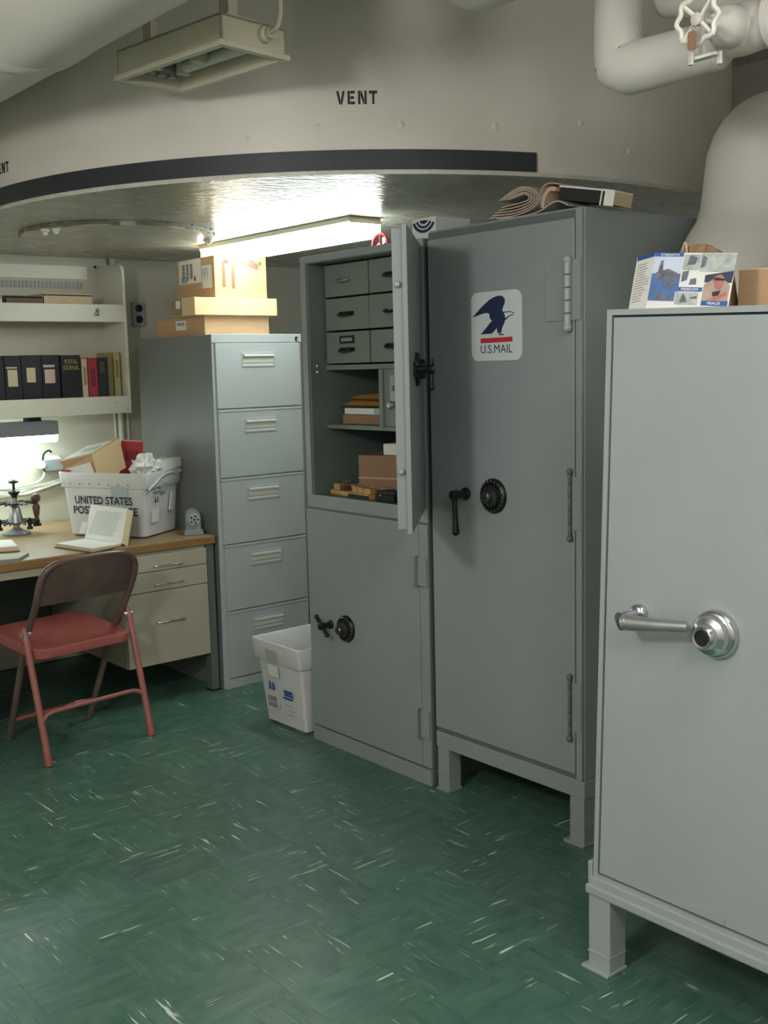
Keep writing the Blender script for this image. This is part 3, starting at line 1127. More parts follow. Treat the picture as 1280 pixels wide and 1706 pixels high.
for r0, r1 in ((.046, .058), (.030, .040), (.0, .022)):
    a = [math.radians(195 + k * 13) for k in range(12)]
    pts = [(r1 * math.cos(t_), r1 * math.sin(t_) * .8) for t_ in a] + ([(r0 * math.cos(t_), r0 * math.sin(t_) * .8) for t_ in a[::-1]] if r0 else [])
    prism(bm, pts, plane((2.4998, 2.792, MZ + .082), (0, -1, 0), (0, 0, 1)), .0005)
part('printed_arc', bm, NAVY, mb)

# ---- tall grey mail locker
TY0, TY1, TZ0, TZ1 = 2.006, 2.640, .15, 1.841
tl = thing('mail_locker', 'tall grey steel locker on legs with a mail emblem on its door', 'locker', (2.7, 2.32, 0))
bm = new(); box(bm, FX, 3.0, TY0, TY1, .205, TZ1, .004); part('body', bm, GREY, tl)
bm = new()
for x0, x1, y0, y1 in ((FX - .006, FX + .05, TY0 - .004, TY1 + .002), (2.95, 3.004, TY0 - .004, TY1 + .002), (FX + .05, 2.95, TY0 - .004, TY0 + .045), (FX + .05, 2.95, TY1 - .045, TY1 + .002)):
    box(bm, x0, x1, y0, y1, TZ0, .205, .002)
part('base_frame', bm, GREY, tl)
for x0 in (FX - .003, 2.945):
    for y0 in (TY0, TY1 - .054):
        bm = new()
        box(bm, x0, x0 + .054, y0, y0 + .054, .008, TZ0, .002)
        lg = part('leg', bm, GREY, tl)
        bm = new()
        box(bm, x0 - .006, x0 + .058, y0 - .002, y0 + (.075 if y0 < 2.1 else .056), 0, .009, .002)
        part('foot_plate', bm, GREY, lg)
        bm = new()
        box(bm, x0 - .002, x0 + .055, y0 - .001, y0 + .055, .06, .064)
        part('weld_band', bm, GREY, lg)
bm = new(); box(bm, FX - .012, FX - .001, 2.033, TY1 - .004, .222, 1.812, .003); td = part('door', bm, GREY, tl)
bm = new(); box(bm, FX - .0045, FX + .001, 2.014, TY1 - .001, .207, 1.835, .001); part('door_surround', bm, GREYD, tl)
bm = new(); box(bm, FX - .011, FX - .001, TY0 + .002, 2.029, .207, 1.838, .002); part('hinge_stile', bm, GREY, tl)
barrel_hinge(tl, 2.047, 1.508, 1.705, .0105, FX - .015, GREYL, plate=(2.008, 2.134, 1.535, 1.70))
barrel_hinge(tl, 2.045, .918, 1.116, .0055, FX - .014, GREYD, plate=(2.010, 2.090, .945, 1.098))
barrel_hinge(tl, 2.047, .326, .517, .0055, FX - .014, GREYD, plate=(2.010, 2.090, .350, .497))
dial(td, 2.352, 1.020, .054, FX - .012)
bm = new()
lathe(bm, (FX - .012, 2.474, 1.018), (-1, 0, 0), [(.020, 0), (.020, .006), (.012, .011), (.012, .038), (.015, .040), (.015, .062), (.010, .066), (0, .067)], 16)
tube(bm, [(FX - .064, 2.474, 1.018), (FX - .064, 2.473, .99), (FX - .064, 2.471, .93), (FX - .064, 2.470, .905)], [.010, .008, .010, .012], 12)
ball(bm, (FX - .064, 2.470, .903), .0125)
part('lever_handle', bm, DARKM, td, smooth=True)
# mail emblem
em = part('emblem_plate', prism(new(), rrect(.210, .205, .026, 6), plane((FX - .012, 2.335, 1.532), (0, -1, 0), (0, 0, 1)), .0015), STICK, td, label='white rounded plate with eagle emblem')
EMP = plane((FX - .0135, 2.335, 1.532), (0, -1, 0), (0, 0, 1))


def epx(x, y):
    """plate pixel (0..1024 from left edge, 0..1340 from top edge, perspective removed) to local metres"""
    return ((x - 605) / 1010.0 * .207, (790 - y - (605 - x) * -.035) / 1330.0 * .203)


body = [(120, 615), (190, 540), (290, 440), (380, 360), (470, 285), (560, 238), (640, 214), (700, 210), (745, 228), (780, 265), (792, 310), (785, 360), (755, 430), (735, 490), (760, 530), (785, 590), (795, 640), (785, 710), (760, 765), (735, 820), (718, 880), (705, 930), (640, 930), (632, 880), (625, 832), (575, 882), (515, 940), (400, 945), (288, 950), (400, 830), (532, 678), (495, 665), (475, 610), (478, 565), (450, 540), (400, 535), (330, 548), (230, 580)]
bm = new()
prism(bm, [epx(*p) for p in body], EMP, .0005)
for poly in ([(760, 522), (915, 515), (915, 530), (765, 542)], [(915, 540), (975, 535), (980, 552), (920, 550)], [(790, 655), (840, 615), (900, 588), (960, 572), (962, 588), (905, 605), (850, 635), (800, 680), (790, 690)], [(650, 965), (680, 945), (755, 945), (765, 960), (745, 970)], [(683, 925), (700, 925), (702, 950), (686, 950)]):
    prism(bm, [epx(*p) for p in poly], EMP, .0005)
part('eagle', bm, NAVY, em)
bm = new(); prism(bm, [epx(*p) for p in ((288, 1032), (935, 998), (935, 1092), (288, 1125))], EMP, .0005); part('red_bar', bm, REDP, em)
b_ = textbm('U.S.MAIL', .132, .0245, 0.0)
for v_ in b_.verts:
    v_.co.y += 0
cxy = epx(610, 1232)
b_.transform(EMP @ Matrix.Translation((cxy[0], cxy[1], .0006)))
part('lettering', b_, NAVY, em)

# newspaper and flat box on the locker
nsp = thing('newspaper', 'folded newspaper curled on top of the tall locker', 'newspaper', (2.5, 2.25, TZ1))
PM = Matrix(((0, 0, 1, FX + .012), (-1, 0, 0, 2.385), (0, 1, 0, TZ1), (0, 0, 0, 1)))   # local x -> -Y, local y -> Z, local z -> +X


def ribbon(bm, pts, th, depth, mi=0, x0=0.0):
    P = smoothpath([(p[0], p[1], 0) for p in pts], 5)
    A_, B_ = [], []
    for i, p in enumerate(P):
        d_ = (P[min(i + 1, len(P) - 1)] - P[max(i - 1, 0)]).normalized()
        n_ = Vector((-d_.y, d_.x, 0)) * th / 2
        A_.append(p + n_); B_.append(p - n_)
    prism(bm, [(p.x, p.y) for p in A_ + B_[::-1]], PM @ Matrix.Translation((0, 0, x0)), depth, mi)


for k, (rx, rz, t0, zc) in enumerate(((.030, .013, .035, .055), (.044, .020, .025, .052), (.058, .028, .015, .050), (.071, .035, .008, .048), (.083, .041, .0, .046))):
    bm = new()
    cxx = .115
    ribbon(bm, [(t0, zc - rz * .25 - .012 + k * -.003), (cxx - .02, zc - rz * .95), (cxx + rx * .7, zc - rz * .62), (cxx + rx, zc), (cxx + rx * .66, zc + rz * .72), (cxx, zc + rz * .9), (t0 + .04, zc + rz * .22 + .002)], .0035, .30 - k * .004, 0, .004 * (5 - k))
    part('sheet', bm, NEWS if k % 2 == 0 else NEWSP, nsp, smooth=True)
bm = new()
ribbon(bm, [(.03, .006), (.11, .002), (.19, .006), (.26, .028), (.305, .012)], .004, .30, 0, .004)
part('sheet', bm, NEWS, nsp, smooth=True)
bm = new()
ribbon(bm, [(.19, .040), (.205, .075), (.235, .082), (.268, .074)], .003, .12, 0, .012)
ribbon(bm, [(.20, .018), (.205, .045), (.225, .066), (.25, .064)], .012, .10, 0, .016)
part('sheet', bm, NEWSP, nsp, smooth=True, label='pinkish inside page')
fb = thing('flat_case', 'flat dark case with white edges behind the folded newspaper on the tall locker', 'case', (2.6, 2.03, TZ1))
CM = Matrix.Translation((2.475, 2.047, TZ1 + .0245)) @ Matrix.Rotation(math.radians(10), 4, 'Z') @ Matrix.Rotation(math.radians(11), 4, 'X')
bm = new(); box(bm, -.05, .05, -.085, .085, -.008, .026, .001, mtx=CM); part('case_core', bm, BLACK, fb)
bm = new(); box(bm, -.053, .053, -.089, .088, .026, .031, .001, mtx=CM); part('lid', bm, PAPER, fb)
bm = new(); box(bm, -.051, .051, -.0895, -.0852, -.008, .026, mtx=CM); part('end_panel', bm, BOOKCRM, fb, label='pale end')
for y0 in (-.09, -.052):
    bm = new(); box(bm, -.053, -.049, y0, y0 + (.030 if y0 < -.06 else .004), -.012, .026, mtx=CM); part('white_edge', bm, PAPER, fb)

# ---- near safe at right (leans a little with the deck)
SX = 1.905
ns = thing('strongbox', 'large light grey safe on legs with a chrome lever and dial at right', 'safe', (2.15, 1.2, 0))
TL, BL, BR, TR = (1.540, 1.530), (1.577, .222), (.860, .222), (.822, 1.508)


def sq(s):
    """inset quad of the safe face, s metres in from each edge"""
    return [(TL[0] - s, TL[1] - s), (BL[0] - s, BL[1] + s), (BR[0] + s, BR[1] + s), (TR[0] + s, TR[1] - s)]


def yz(q, x):
    return [Vector((x, y, z)) for y, z in q]


bm = new(); hexa(bm, yz(sq(0), SX + .012), yz(sq(0), 2.40), bev=.004); part('body', bm, GREYL, ns)
bm = new()
o_, i_ = sq(0), sq(.0125)
for k in range(4):
    k2 = (k + 1) % 4
    hexa(bm, yz([o_[k], o_[k2], i_[k2], i_[k]], SX), yz([o_[k], o_[k2], i_[k2], i_[k]], SX + .014))
part('door_frame', bm, GREYL, ns)
bm = new(); hexa(bm, yz(sq(.012), SX + .008), yz(sq(.012), SX + .013)); part('gap_shade', bm, GAP, ns)  # dark sheet standing in for shade in the gap round the door
bm = new(); hexa(bm, yz(sq(.0175), SX + .0005), yz(sq(.0175), SX + .03), bev=.002)
sd = part('door', bm, GREYL, ns)
bm = new()
for x0, x1, y0, y1 in ((SX - .014, SX + .05, .84, 1.590), (2.36, 2.408, .84, 1.590), (SX + .05, 2.36, 1.545, 1.590), (SX + .05, 2.36, .84, .885)):
    box(bm, x0, x1, y0, y1, .186, .208, .004)
box(bm, SX - .004, 2.40, 1.578, 1.590, .208, .262, .003)
box(bm, SX - .006, 2.40, .842, 1.586, .206, .226, .003)
part('base_frame', bm, GREYL, ns)
for x0 in (SX - .008, 2.34):
    for y0 in (1.522, .86):
        bm = new(); box(bm, x0, x0 + .06, y0, y0 + .062, .006, .187, .003); lg = part('leg', bm, GREYL, ns)
        bm = new(); box(bm, x0 - .012, x0 + .062, y0 - .004, y0 + .075, 0, .007, .002); part('foot_plate', bm, GREYL, lg)
        bm = new(); box(bm, x0 - .002, x0 + .061, y0 - .001, y0 + .063, .040, .046, .001); part('weld_band', bm, GREYL, lg)
bm = new()
lathe(bm, (SX, 1.254, .864), (-1, 0, 0), [(.050, 0), (.050, .012), (.046, .018), (.041, .020), (.041, .026), (.038, .034), (.030, .038), (.027, .040), (.0235, .056), (.021, .058), (.0165, .057), (.0155, .050)], 40)
dl = part('dial', bm, CHROME, sd, smooth=True)
bm = new(); lathe(bm, (SX - .050, 1.254, .864), (-1, 0, 0), [(.0158, 0), (.0155, .004), (.006, .0042), (0, .0042)], 24); part('dial_centre', bm, BLACK, dl, smooth=True)
bm = new()
lathe(bm, (SX, 1.447, .876), (-1, 0, 0), [(.021, 0), (.021, .010), (.017, .016), (.012, .018), (.0115, .070), (.013, .072)], 24)
lv = part('lever_hub', bm, CHROME, sd, smooth=True)
bm = new()
hp = Vector((SX - .064, 1.438, .868))
tube(bm, [(SX - .074, 1.436, .870), (SX - .070, 1.41, .871), (SX - .066, 1.36, .875), (SX - .060, 1.300, .881), (SX - .058, 1.283, .883)], [.0165, .0165, .014, .0125, .011], 16)
part('lever', bm, STEEL, lv, smooth=True)
bm = new()
lathe(bm, (SX - .062, 1.428, .869), (-1, .35, 0), [(.0175, 0), (.018, .014), (.0155, .022), (.006, .023), (0, .023)], 24)
part('lever_cap', bm, CHROME, lv, smooth=True)
bm = new(); prism(bm, rrect(.10, .018, .008), plane((SX, 1.275, .2515), (0, -1, 0), (0, 0, 1)), .002); part('maker_plate', bm, GREYL, sd)

# folded brochure on the safe
cal = thing('brochure', 'folded printed brochure with ship and sailor photographs standing on the near safe', 'brochure', (1.99, 1.45, 1.53))
pTL, pTM, pTR = Vector((2.010, 1.540, 1.643)), Vector((1.990, 1.477, 1.648)), Vector((2.040, 1.310, 1.634))
pBL, pBM, pBR = Vector((1.980, 1.542, 1.523)), Vector((1.960, 1.479, 1.528)), Vector((2.010, 1.312, 1.514))


def panel(a, b, c, d_, th=.0012):
    n_ = (b - a).cross(d_ - a).normalized() * th
    if n_.x > 0:
        n_ = -n_
    return [a, b, c, d_], [p + n_ for p in (a, b, c, d_)]


bm = new(); hexa(bm, *panel(pTM, pTR, pBR, pBM)); cp1 = part('photo_page', bm, PAPER, cal)
bm = new(); hexa(bm, *panel(pTL, pTM, pBM, pBL)); cp2 = part('text_page', bm, PAPER, cal)


def onpage(parent, q, polys, m, name, lift):
    """flat print on a page; polys in 0..1 page coordinates, y down"""
    tl_, tr_, br_, bl_ = q
    n_ = (tr_ - tl_).cross(bl_ - tl_).normalized()
    if n_.x > 0:
        n_ = -n_
    bm = new()
    for poly in polys:
        f0 = []
        for x, y in poly:
            y *= .91
            f0.append(bm.verts.new(tl_ * (1 - x) * (1 - y) + tr_ * x * (1 - y) + br_ * x * y + bl_ * (1 - x) * y + n_ * (.0014 + lift)))
        bm.faces.new(f0)
    return part(name, bm, m, parent)


def rc(x0, x1, y0, y1):
    return [(x0, y0), (x1, y0), (x1, y1), (x0, y1)]


Q1 = (pTM, pTR, pBR, pBM)
Q2 = (pTL, pTM, pBM, pBL)
for r_c in (rc(0, .36, 0, .075), rc(.36, .655, .655, .735), rc(.665, .985, .90, .995)):
    onpage(cp1, Q1, [r_c], BLUEP, 'blue_title_bar', .0001)
onpage(cp1, Q1, [rc(0, .36, .075, .40)], SKYP, 'sky_print', .0001)
onpage(cp1, Q1, [rc(0, .36, .40, .745), rc(0, .33, .745, .93)], SEAP, 'sea_print', .0001)
onpage(cp1, Q1, [[(.05, .38), (.20, .31), (.33, .40), (.31, .56), (.24, .70), (.20, .60), (.06, .50)], [(.09, .16), (.12, .14), (.13, .33), (.17, .34), (.07, .37)], [(.10, .78), (.13, .76), (.2, .85), (.24, .78), (.26, .90), (.10, .92)]], SHIPP, 'ship_print', .0002)
for r_c in (rc(.37, .575, .03, .33), rc(.58, 1, .01, .36), rc(.34, .62, .75, .99)):
    onpage(cp1, Q1, [r_c], GREYP, 'photo_print', .0001)
for po_ in ([[(.44, .05), (.54, .09), (.52, .22), (.42, .24)], [(.38, .36), (.46, .34), (.45, .52), (.38, .56)], [(.49, .50), (.56, .48), (.57, .60), (.48, .61)], [(.60, .04), (.66, .10), (.64, .25), (.59, .3)], [(.42, .8), (.44, .78), (.50, .94), (.40, .95)], [(.52, .84), (.6, .82), (.61, .87), (.53, .88)]]):
    onpage(cp1, Q1, [po_], SHIPP, 'figure_print', .0003)
onpage(cp1, Q1, [[(.665, .42), (1, .33), (.99, .56), (.665, .56)]], NAVY, 'dark_backdrop_print', .0002)
onpage(cp1, Q1, [[(.665, .60), (.76, .50), (.92, .52), (.98, .60), (.975, .90), (.665, .90)]], TANP, 'jacket_print', .00025)
onpage(cp1, Q1, [[(.78, .44), (.85, .40), (.90, .46), (.90, .62), (.86, .70), (.80, .66), (.77, .54)], [(.72, .88), (.95, .72), (.96, .80), (.84, .90)]], SKINP, 'face_print', .0003)
onpage(cp1, Q1, [[(.78, .46), (.90, .48), (.90, .52), (.78, .52)], [(.78, .74), (.88, .70), (.86, .80), (.79, .82)]], INK, 'shade_print', .0004)


def pagetext(s, w_, h_, fx_, fy_, parent, q, m=PAPER):
    tl_, tr_, br_, bl_ = q
    o_ = tl_ * (1 - fx_) * (1 - fy_) + tr_ * fx_ * (1 - fy_) + br_ * fx_ * fy_ + bl_ * (1 - fx_) * fy_
    b_ = textbm(s, w_, h_, .02)
    M_ = plane(o_, tr_ - tl_, tl_ - bl_)
    n_ = Vector((M_[0][2], M_[1][2], M_[2][2]))
    s_ = 1 if n_.x < 0 else -1
    b_.transform(Matrix.Translation(n_ * s_ * .0018) @ M_)
    return part('lettering', b_, m, parent)


pagetext('STRENGTH', .040, .0050, .19, .036, cp1, Q1)
pagetext('FREEDOM', .036, .0050, .50, .632, cp1, Q1)
pagetext('PEACE', .026, .0055, .82, .862, cp1, Q1)
onpage(cp2, Q2, [rc(.04, 1, -.0, .07)], BLUEP, 'blue_title_bar', .0001)
rd = random.Random(4)
onpage(cp2, Q2, [rc(.1, .55 + rd.random() * .4, .16 + k * .052, .175 + k * .052) for k in range(15)], GREYINK, 'text_line', .0001)
cbx = thing('cardboard_box', 'brown cardboard box behind the brochure on top of the near safe', 'box', (2.2, 1.2, 1.52))
KM = Matrix.Translation((2.12, 1.2, 1.520)) @ Matrix.Rotation(math.radians(1.6), 4, 'X')
bm = new(); box(bm, 0, .22, -.3, .16, 0, .082, .002, mtx=KM); part('carton', bm, CARD, cbx)
bm = new(); box(bm, -.001, .221, -.301, .161, .080, .0835, .001, mtx=KM); part('lid', bm, CARDL, cbx)
bg = thing('paper_bag', 'crumpled brown paper bag peeping over the brochure on the near safe', 'bag', (2.13, 1.46, 1.525))
bm = new()
rd = random.Random(9)
NX, NZ = 16, 6
g = []
for side in (0, 1):
    for i in range(NX + 1):
        for j in range(NZ + 1):
            a, b = i / NX, j / NZ
            top = 1.60 + .072 * math.sin(math.pi * (a * .8 + .12)) ** .7
            th = .045 * (1 - b * .85)
            x = 2.125 + (-th if side == 0 else th) + rd.uniform(-.004, .004)
            g.append(bm.verts.new((x, 1.535 - .15 * a + rd.uniform(-.003, .003), 1.529 + (top - 1.529) * b + (rd.uniform(-.004, .003) if 0 < b < 1 else 0))))
W_ = (NX + 1) * (NZ + 1)
for s in (0, 1):
    for i in range(NX):
        for j in range(NZ):
            k = s * W_ + i * (NZ + 1) + j
            bm.faces.new((g[k], g[k + 1], g[k + NZ + 2], g[k + NZ + 1]))
for i in range(NX):
    for j in (0, NZ):
        k = i * (NZ + 1) + j
        bm.faces.new((g[k], g[k + NZ + 1], g[W_ + k + NZ + 1], g[W_ + k]))
for i in (0, NX):
    for j in range(NZ):
        k = i * (NZ + 1) + j
        bm.faces.new((g[k], g[k + 1], g[W_ + k + 1], g[W_ + k]))
part('bag_body', bm, CARDD, bg)
bm = new(); tube(bm, smoothpath([(2.118, 1.50, 1.655), (2.112, 1.492, 1.675), (2.112, 1.486, 1.672), (2.11, 1.482, 1.64)], 4), .002, 6)
part('string', bm, BOOKCRM, bg, smooth=True)

# =================================================================== FILE CABINET
FY = 4.15
fc = thing('file_cabinet', 'light grey five-drawer file cabinet in the corner beside the desk', 'cabinet', (2.7, 4.45, 0))
bm = new()
hexa(bm, [Vector(p) for p in ((2.462, FY, 0), (2.94, FY, 0), (2.94, 4.83, 0), (2.462, 4.83, 0))], [Vector(p) for p in ((2.474, FY, 1.576), (2.944, FY, 1.576), (2.944, 4.83, 1.576), (2.474, 4.83, 1.576))], bev=.003)
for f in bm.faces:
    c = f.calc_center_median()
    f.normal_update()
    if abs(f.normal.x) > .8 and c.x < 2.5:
        f.material_index = 1  # left side takes a darker grey than the front
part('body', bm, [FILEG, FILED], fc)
bm = new(); box(bm, 2.471, 2.9445, FY - .006, FY, 1.540, 1.577, .002); part('top_rail', bm, FILEG, fc)
zz = [1.537, 1.2505, .948, .652, .351, .045]
for k in range(5):
    za, zb = zz[k] - (.012 if k else 0), zz[k + 1] + .004
    bm = new()
    xl = 2.487 + .0015 * k
    box(bm, xl, 2.930, FY - .011, FY + .02, zb, za, .002)
    dr = part('drawer', bm, FILEG, fc)
    bm = new(); box(bm, xl - .001, 2.931, FY - .013, FY - .002, za, za + .010, .0025); part('top_lip', bm, FILEG, dr) if k else bm.free()
    hz = za - (.070 if k == 0 else .060)
    hx = 2.704
    bm = new()
    for x0, x1, z0, z1 in ((hx - .086, hx + .086, hz + .024, hz + .030), (hx - .086, hx + .086, hz - .034, hz - .026), (hx - .086, hx - .080, hz - .026, hz + .024), (hx + .080, hx + .086, hz - .026, hz + .024)):
        box(bm, x0, x1, FY - .014, FY - .010, z0, z1, .0012)
    h = part('handle_frame', bm, FILEG, dr)
    bm = new(); box(bm, hx - .080, hx + .080, FY - .0118, FY - .0105, hz - .026, hz + .024); part('handle_recess', bm, SHELFW, h)
    bm = new()
    prism(bm, [(0, 0), (-.012, -.004), (-.014, -.010), (-.004, -.012), (0, -.010)], Matrix(((0, 0, 1, hx - .079), (1, 0, 0, FY - .0115), (0, 1, 0, hz + .022), (0, 0, 0, 1))), .158)
    part('pull', bm, FILEG, h)
    bm = new(); box(bm, hx - .08, hx + .08, FY - .0135, FY - .011, hz - .019, hz - .012, .001); part('card_slot', bm, FILEG, h)
bm = new(); box(bm, 2.470, 2.942, FY - .010, FY, 0, .040, .002); part('plinth', bm, FILEG, fc)
bm = new(); lathe(bm, (2.915, FY - .006, 1.557), (0, -1, 0), [(.010, 0), (.010, .005), (.008, .007), (.007, .004), (0, .004)], 18); lk = part('lock', bm, CHROME, fc, smooth=True)
bm = new(); box(bm, 2.9055, 2.912, FY - .0136, FY - .012, 1.550, 1.564); part('keyhole', bm, BLACK, lk)

# boxes on the file cabinet


def carton(label, x0, x1, y0, y1, z0, z1, m, tape=None):
    t = thing('cardboard_box', label, 'box', ((x0 + x1) / 2, (y0 + y1) / 2, z0))
    bm = new(); box(bm, x0, x1, y0, y1, z0, z1, .002)
    part('carton', bm, m, t)
    return t


b1 = carton('lowest cardboard box on the file cabinet, flat and brown with a white label', 2.505, 2.842, 4.25, 4.69, 1.577, 1.661, CARD)
bm = new(); prism(bm, rrect(.09, .042, .002), plane((2.5048, 4.46, 1.626), (0, -1, 0), (0, 0, 1)), .0006); lb = part('address_label', bm, PAPER, b1)
bm = new(); bars(bm, plane((2.5041, 4.46, 1.632), (0, -1, 0), (0, 0, 1)), .07, .014, 2, 4, .6, 3, 0); part('print', bm, INK, lb, kind='stuff')
bm = new(); box(bm, 2.504, 2.843, 4.249, 4.691, 1.655, 1.6612, .001); part('lid_edge', bm, CARD, b1)
b2 = carton('pale cardboard box in the middle of the stack on the file cabinet', 2.440, 2.868, 4.218, 4.43, 1.6622, 1.738, CARDL)
bm = new(); box(bm, 2.4390, 2.4402, 4.33, 4.4302, 1.664, 1.737); part('packing_tape', bm, TAPE, b2, label='brown tape over one end')
bm = new(); prism(bm, rrect(.04, .034, .002), plane((2.4389, 4.36, 1.712), (0, -1, 0), (0, 0, 1)), .0006); part('paper_label', bm, PAPER, b2)
b3 = carton('topmost cardboard box on the file cabinet, large with printed flowers and white labels', 2.572, 2.846, 4.262, 4.60, 1.739, 1.925, CARD)
bm = new(); prism(bm, rrect(.20, .105, .002), plane((2.5718, 4.475, 1.868), (0, -1, 0), (0, 0, 1)), .0006)
prism(bm, rrect(.085, .10, .002), plane((2.5715, 4.325, 1.836), (0, -1, 0), (0, 0, 1)), .0006)
lb = part('shipping_label', bm, PAPER, b3)
bm = new()
for k in range(3):
    bars(bm, plane((2.571, 4.53 - .035 * k, 1.865), (0, 0, -1), (0, -1, 0)), .075, .024, 4, 5, .62, 20 + k, .2)
bars(bm, plane((2.5708, 4.34, 1.85), (0, 0, -1), (0, -1, 0)), .05, .05, 5, 4, .3, 8, .4)
part('print', bm, INK, lb, kind='stuff')
bm = new(); prism(bm, rrect(.016, .02, .001), plane((2.571, 4.43, 1.835), (0, -1, 0), (0, 0, 1)), .0004); part('pink_mark', bm, REDP, lb)
bm = new(); prism(bm, rrect(.06, .03, .001), plane((2.571, 4.525, 1.835), (0, -1, 0), (0, 0, 1)), .0003); part('blue_patch', bm, PLASTB, lb)
bm = new()
prism(bm, rrect(.014, .115, .003), plane((2.62, 4.2615, 1.845), (1, 0, 0), (0, 0, 1)), .0004)
prism(bm, rrect(.016, .12, .003), plane((2.668, 4.2615, 1.842), (1, 0, 0), (0, 0, 1)), .0004)
part('printed_stem', bm, mat('brown_stem_print', rgb(130, 96, 66), .8), b3)
for k, (x, z, r, m) in enumerate(((2.637, 1.902, .013, REDP), (2.765, 1.896, .020, mat('rose_print', rgb(190, 96, 90), .7, var=.3, scale=40)), (2.79, 1.883, .014, MATS['rose_print']), (2.735, 1.893, .012, mat('leaf_print', rgb(110, 120, 80), .7, var=.3, scale=40)), (2.715, 1.902, .010, MATS['leaf_print']), (2.812, 1.896, .009, MATS['leaf_print']))):
    bm = new()
    prism(bm, [(r * (1 + .18 * math.cos(5 * a)) * math.cos(a), r * (1 + .18 * math.cos(5 * a)) * math.sin(a)) for a in [2 * math.pi * q_ / 20 for q_ in range(20)]], plane((x, 4.2615, z), (1, 0, 0), (0, 0, 1)), .0004 + .0001 * k)
    part('printed_flower', bm, m, b3)

# =================================================================== WALL SHELF
sh = thing('wall_shelf', 'white steel two-tier bookshelf on the back wall above the desk', 'shelf', (1.8, 5.19, 1.225))
SXR, SYF, SYB = 2.484, 4.95, 5.196
bm = new()
pts = [(0, 0), (0, .680), (.008, .703), (.026, .715), (SYB - SYF, .725), (SYB - SYF, 0)]
prism(bm, pts, Matrix(((0, 0, 1, SXR - .014), (1, 0, 0, SYF), (0, 1, 0, 1.226), (0, 0, 0, 1))), .014)
part('side_panel', bm, SHELFW, sh)
bm = new(); prism(bm, pts, Matrix(((0, 0, 1, 1.05), (1, 0, 0, SYF), (0, 1, 0, 1.226), (0, 0, 0, 1))), .014); part('side_panel', bm, SHELFW, sh)
bm = new(); box(bm, 1.064, SXR - .014, SYB - .012, SYB, 1.226, 1.955); part('back_panel', bm, WHITEW, sh)
for z0, z1 in ((1.226, 1.31), (1.664, 1.748)):
    bm = new(); box(bm, 1.064, SXR - .014, SYF + .012, SYB - .012, z0 + .012, z0 + .022); s_ = part('shelf_board', bm, SHELFW, sh)
    bm = new(); box(bm, 1.064, SXR - .014, SYF - .002, SYF + .012, z0, z1, .004); lp = part('front_lip', bm, SHELFW, sh)
bm = new()
tube(bm, smoothpath([(2.331, SYF - .002, 1.720), (2.331, SYF - .012, 1.722), (2.326, SYF - .022, 1.705), (2.316, SYF - .014, 1.696)], 4), .0045, 8)
box(bm, 2.324, 2.340, SYF - .004, SYF - .001, 1.692, 1.728, .001)
part('hook', bm, STEEL, sh, smooth=True)
for x, z in ((2.40, 1.278), (2.455, 1.262), (2.459, 1.243)):
    bm = new(); lathe(bm, (x, SYF - .002, z), (0, -1, 0), [(.003, 0), (.003, .002), (0, .0025)], 8); part('screw', bm, STEEL, sh)
bm = new(); box(bm, 1.10, 2.40, SYB - .018, SYB - .012, 1.880, 1.945, .002); part('label_panel', bm, SHELFW, sh)
bm = new()
for k in range(34):
    x = 1.72 + k * .0195
    box(bm, x, x + .010, SYB - .0185, SYB - .0125, 1.835, 1.868)
part('slot_row', bm, GREYL, sh, kind='stuff')
bm = new(); lathe(bm, (2.445, SYB - .012, 1.945), (0, -1, 0), [(.007, 0), (.007, .004), (0, .005)], 10); part('bolt', bm, BLACK, sh)

# books on the lower tier
ZB = 1.2485


def book(name, x0, x1, ztop, m, label, depth=.19, group=None, tilt=0.0):
    t = thing(name, label, 'book', ((x0 + x1) / 2, 5.05, ZB), 0, group)
    xa, xb_ = x0 + .001, x1 - .001
    bm = new()
    y0 = 4.984
    box(bm, xa, xb_, y0, y0 + .004, ZB, ztop, .0012)
    box(bm, xa, xa + .003, y0 + .002, y0 + depth, ZB, ztop)
    box(bm, xb_ - .003, xb_, y0 + .002, y0 + depth, ZB, ztop)
    part('cover', bm, m, t)
    bm = new(); box(bm, xa + .003, xb_ - .003, y0 + .004, y0 + depth - .004, ZB + .003, ztop - .004); part('page_block', bm, PAGES, t)
    return t


def spine_lbl(t, x0, x1, z0, z1, m, name='spine_label'):
    bm = new(); box(bm, x0, x1, 4.9832, 4.984, z0, z1); return part(name, bm, m, t)


grp = 'black binders on the lower shelf'
bi = [(1.772, 1.878, 1.51, 'black binder cut by the left edge of the photo on the lower shelf'), (1.880, 1.958, 1.511, 'black binder with cream spine label and strip, leftmost of the labelled binders'), (1.959, 2.055, 1.512, 'black binder with a single cream spine label, between two labelled binders'), (2.056, 2.143, 1.512, 'black binder with a pink spine label next to the gilt-lettered black book')]
for k, (a, b, zt, lab) in enumerate(bi):
    t = book('binder', a, b, zt, BOOKBLK, lab, group=grp)
    t['category'] = 'binder'
    if k == 1:
        spine_lbl(t, 1.893, 1.938, 1.370, 1.446, SPLAB); spine_lbl(t, 1.888, 1.938, 1.452, 1.459, SPLAB, 'label_strip')
    if k == 2:
        spine_lbl(t, 1.982, 2.024, 1.387, 1.454, SPLAB)
    if k == 3:
        spine_lbl(t, 2.068, 2.118, 1.381, 1.445, SPLABP); spine_lbl(t, 2.064, 2.118, 1.455, 1.466, SPLABP, 'label_strip')
t = book('book', 2.149, 2.249, 1.510, BOOKBLK, 'thick black book with gilt lettering on the lower shelf')
b_ = textbm('POSTAL\nJOURNAL', .082, .056, .012)
b_.transform(plane((2.2, 4.9836, 1.462), (1, 0, 0), (0, 0, 1)))
part('lettering', b_, GILT, t)
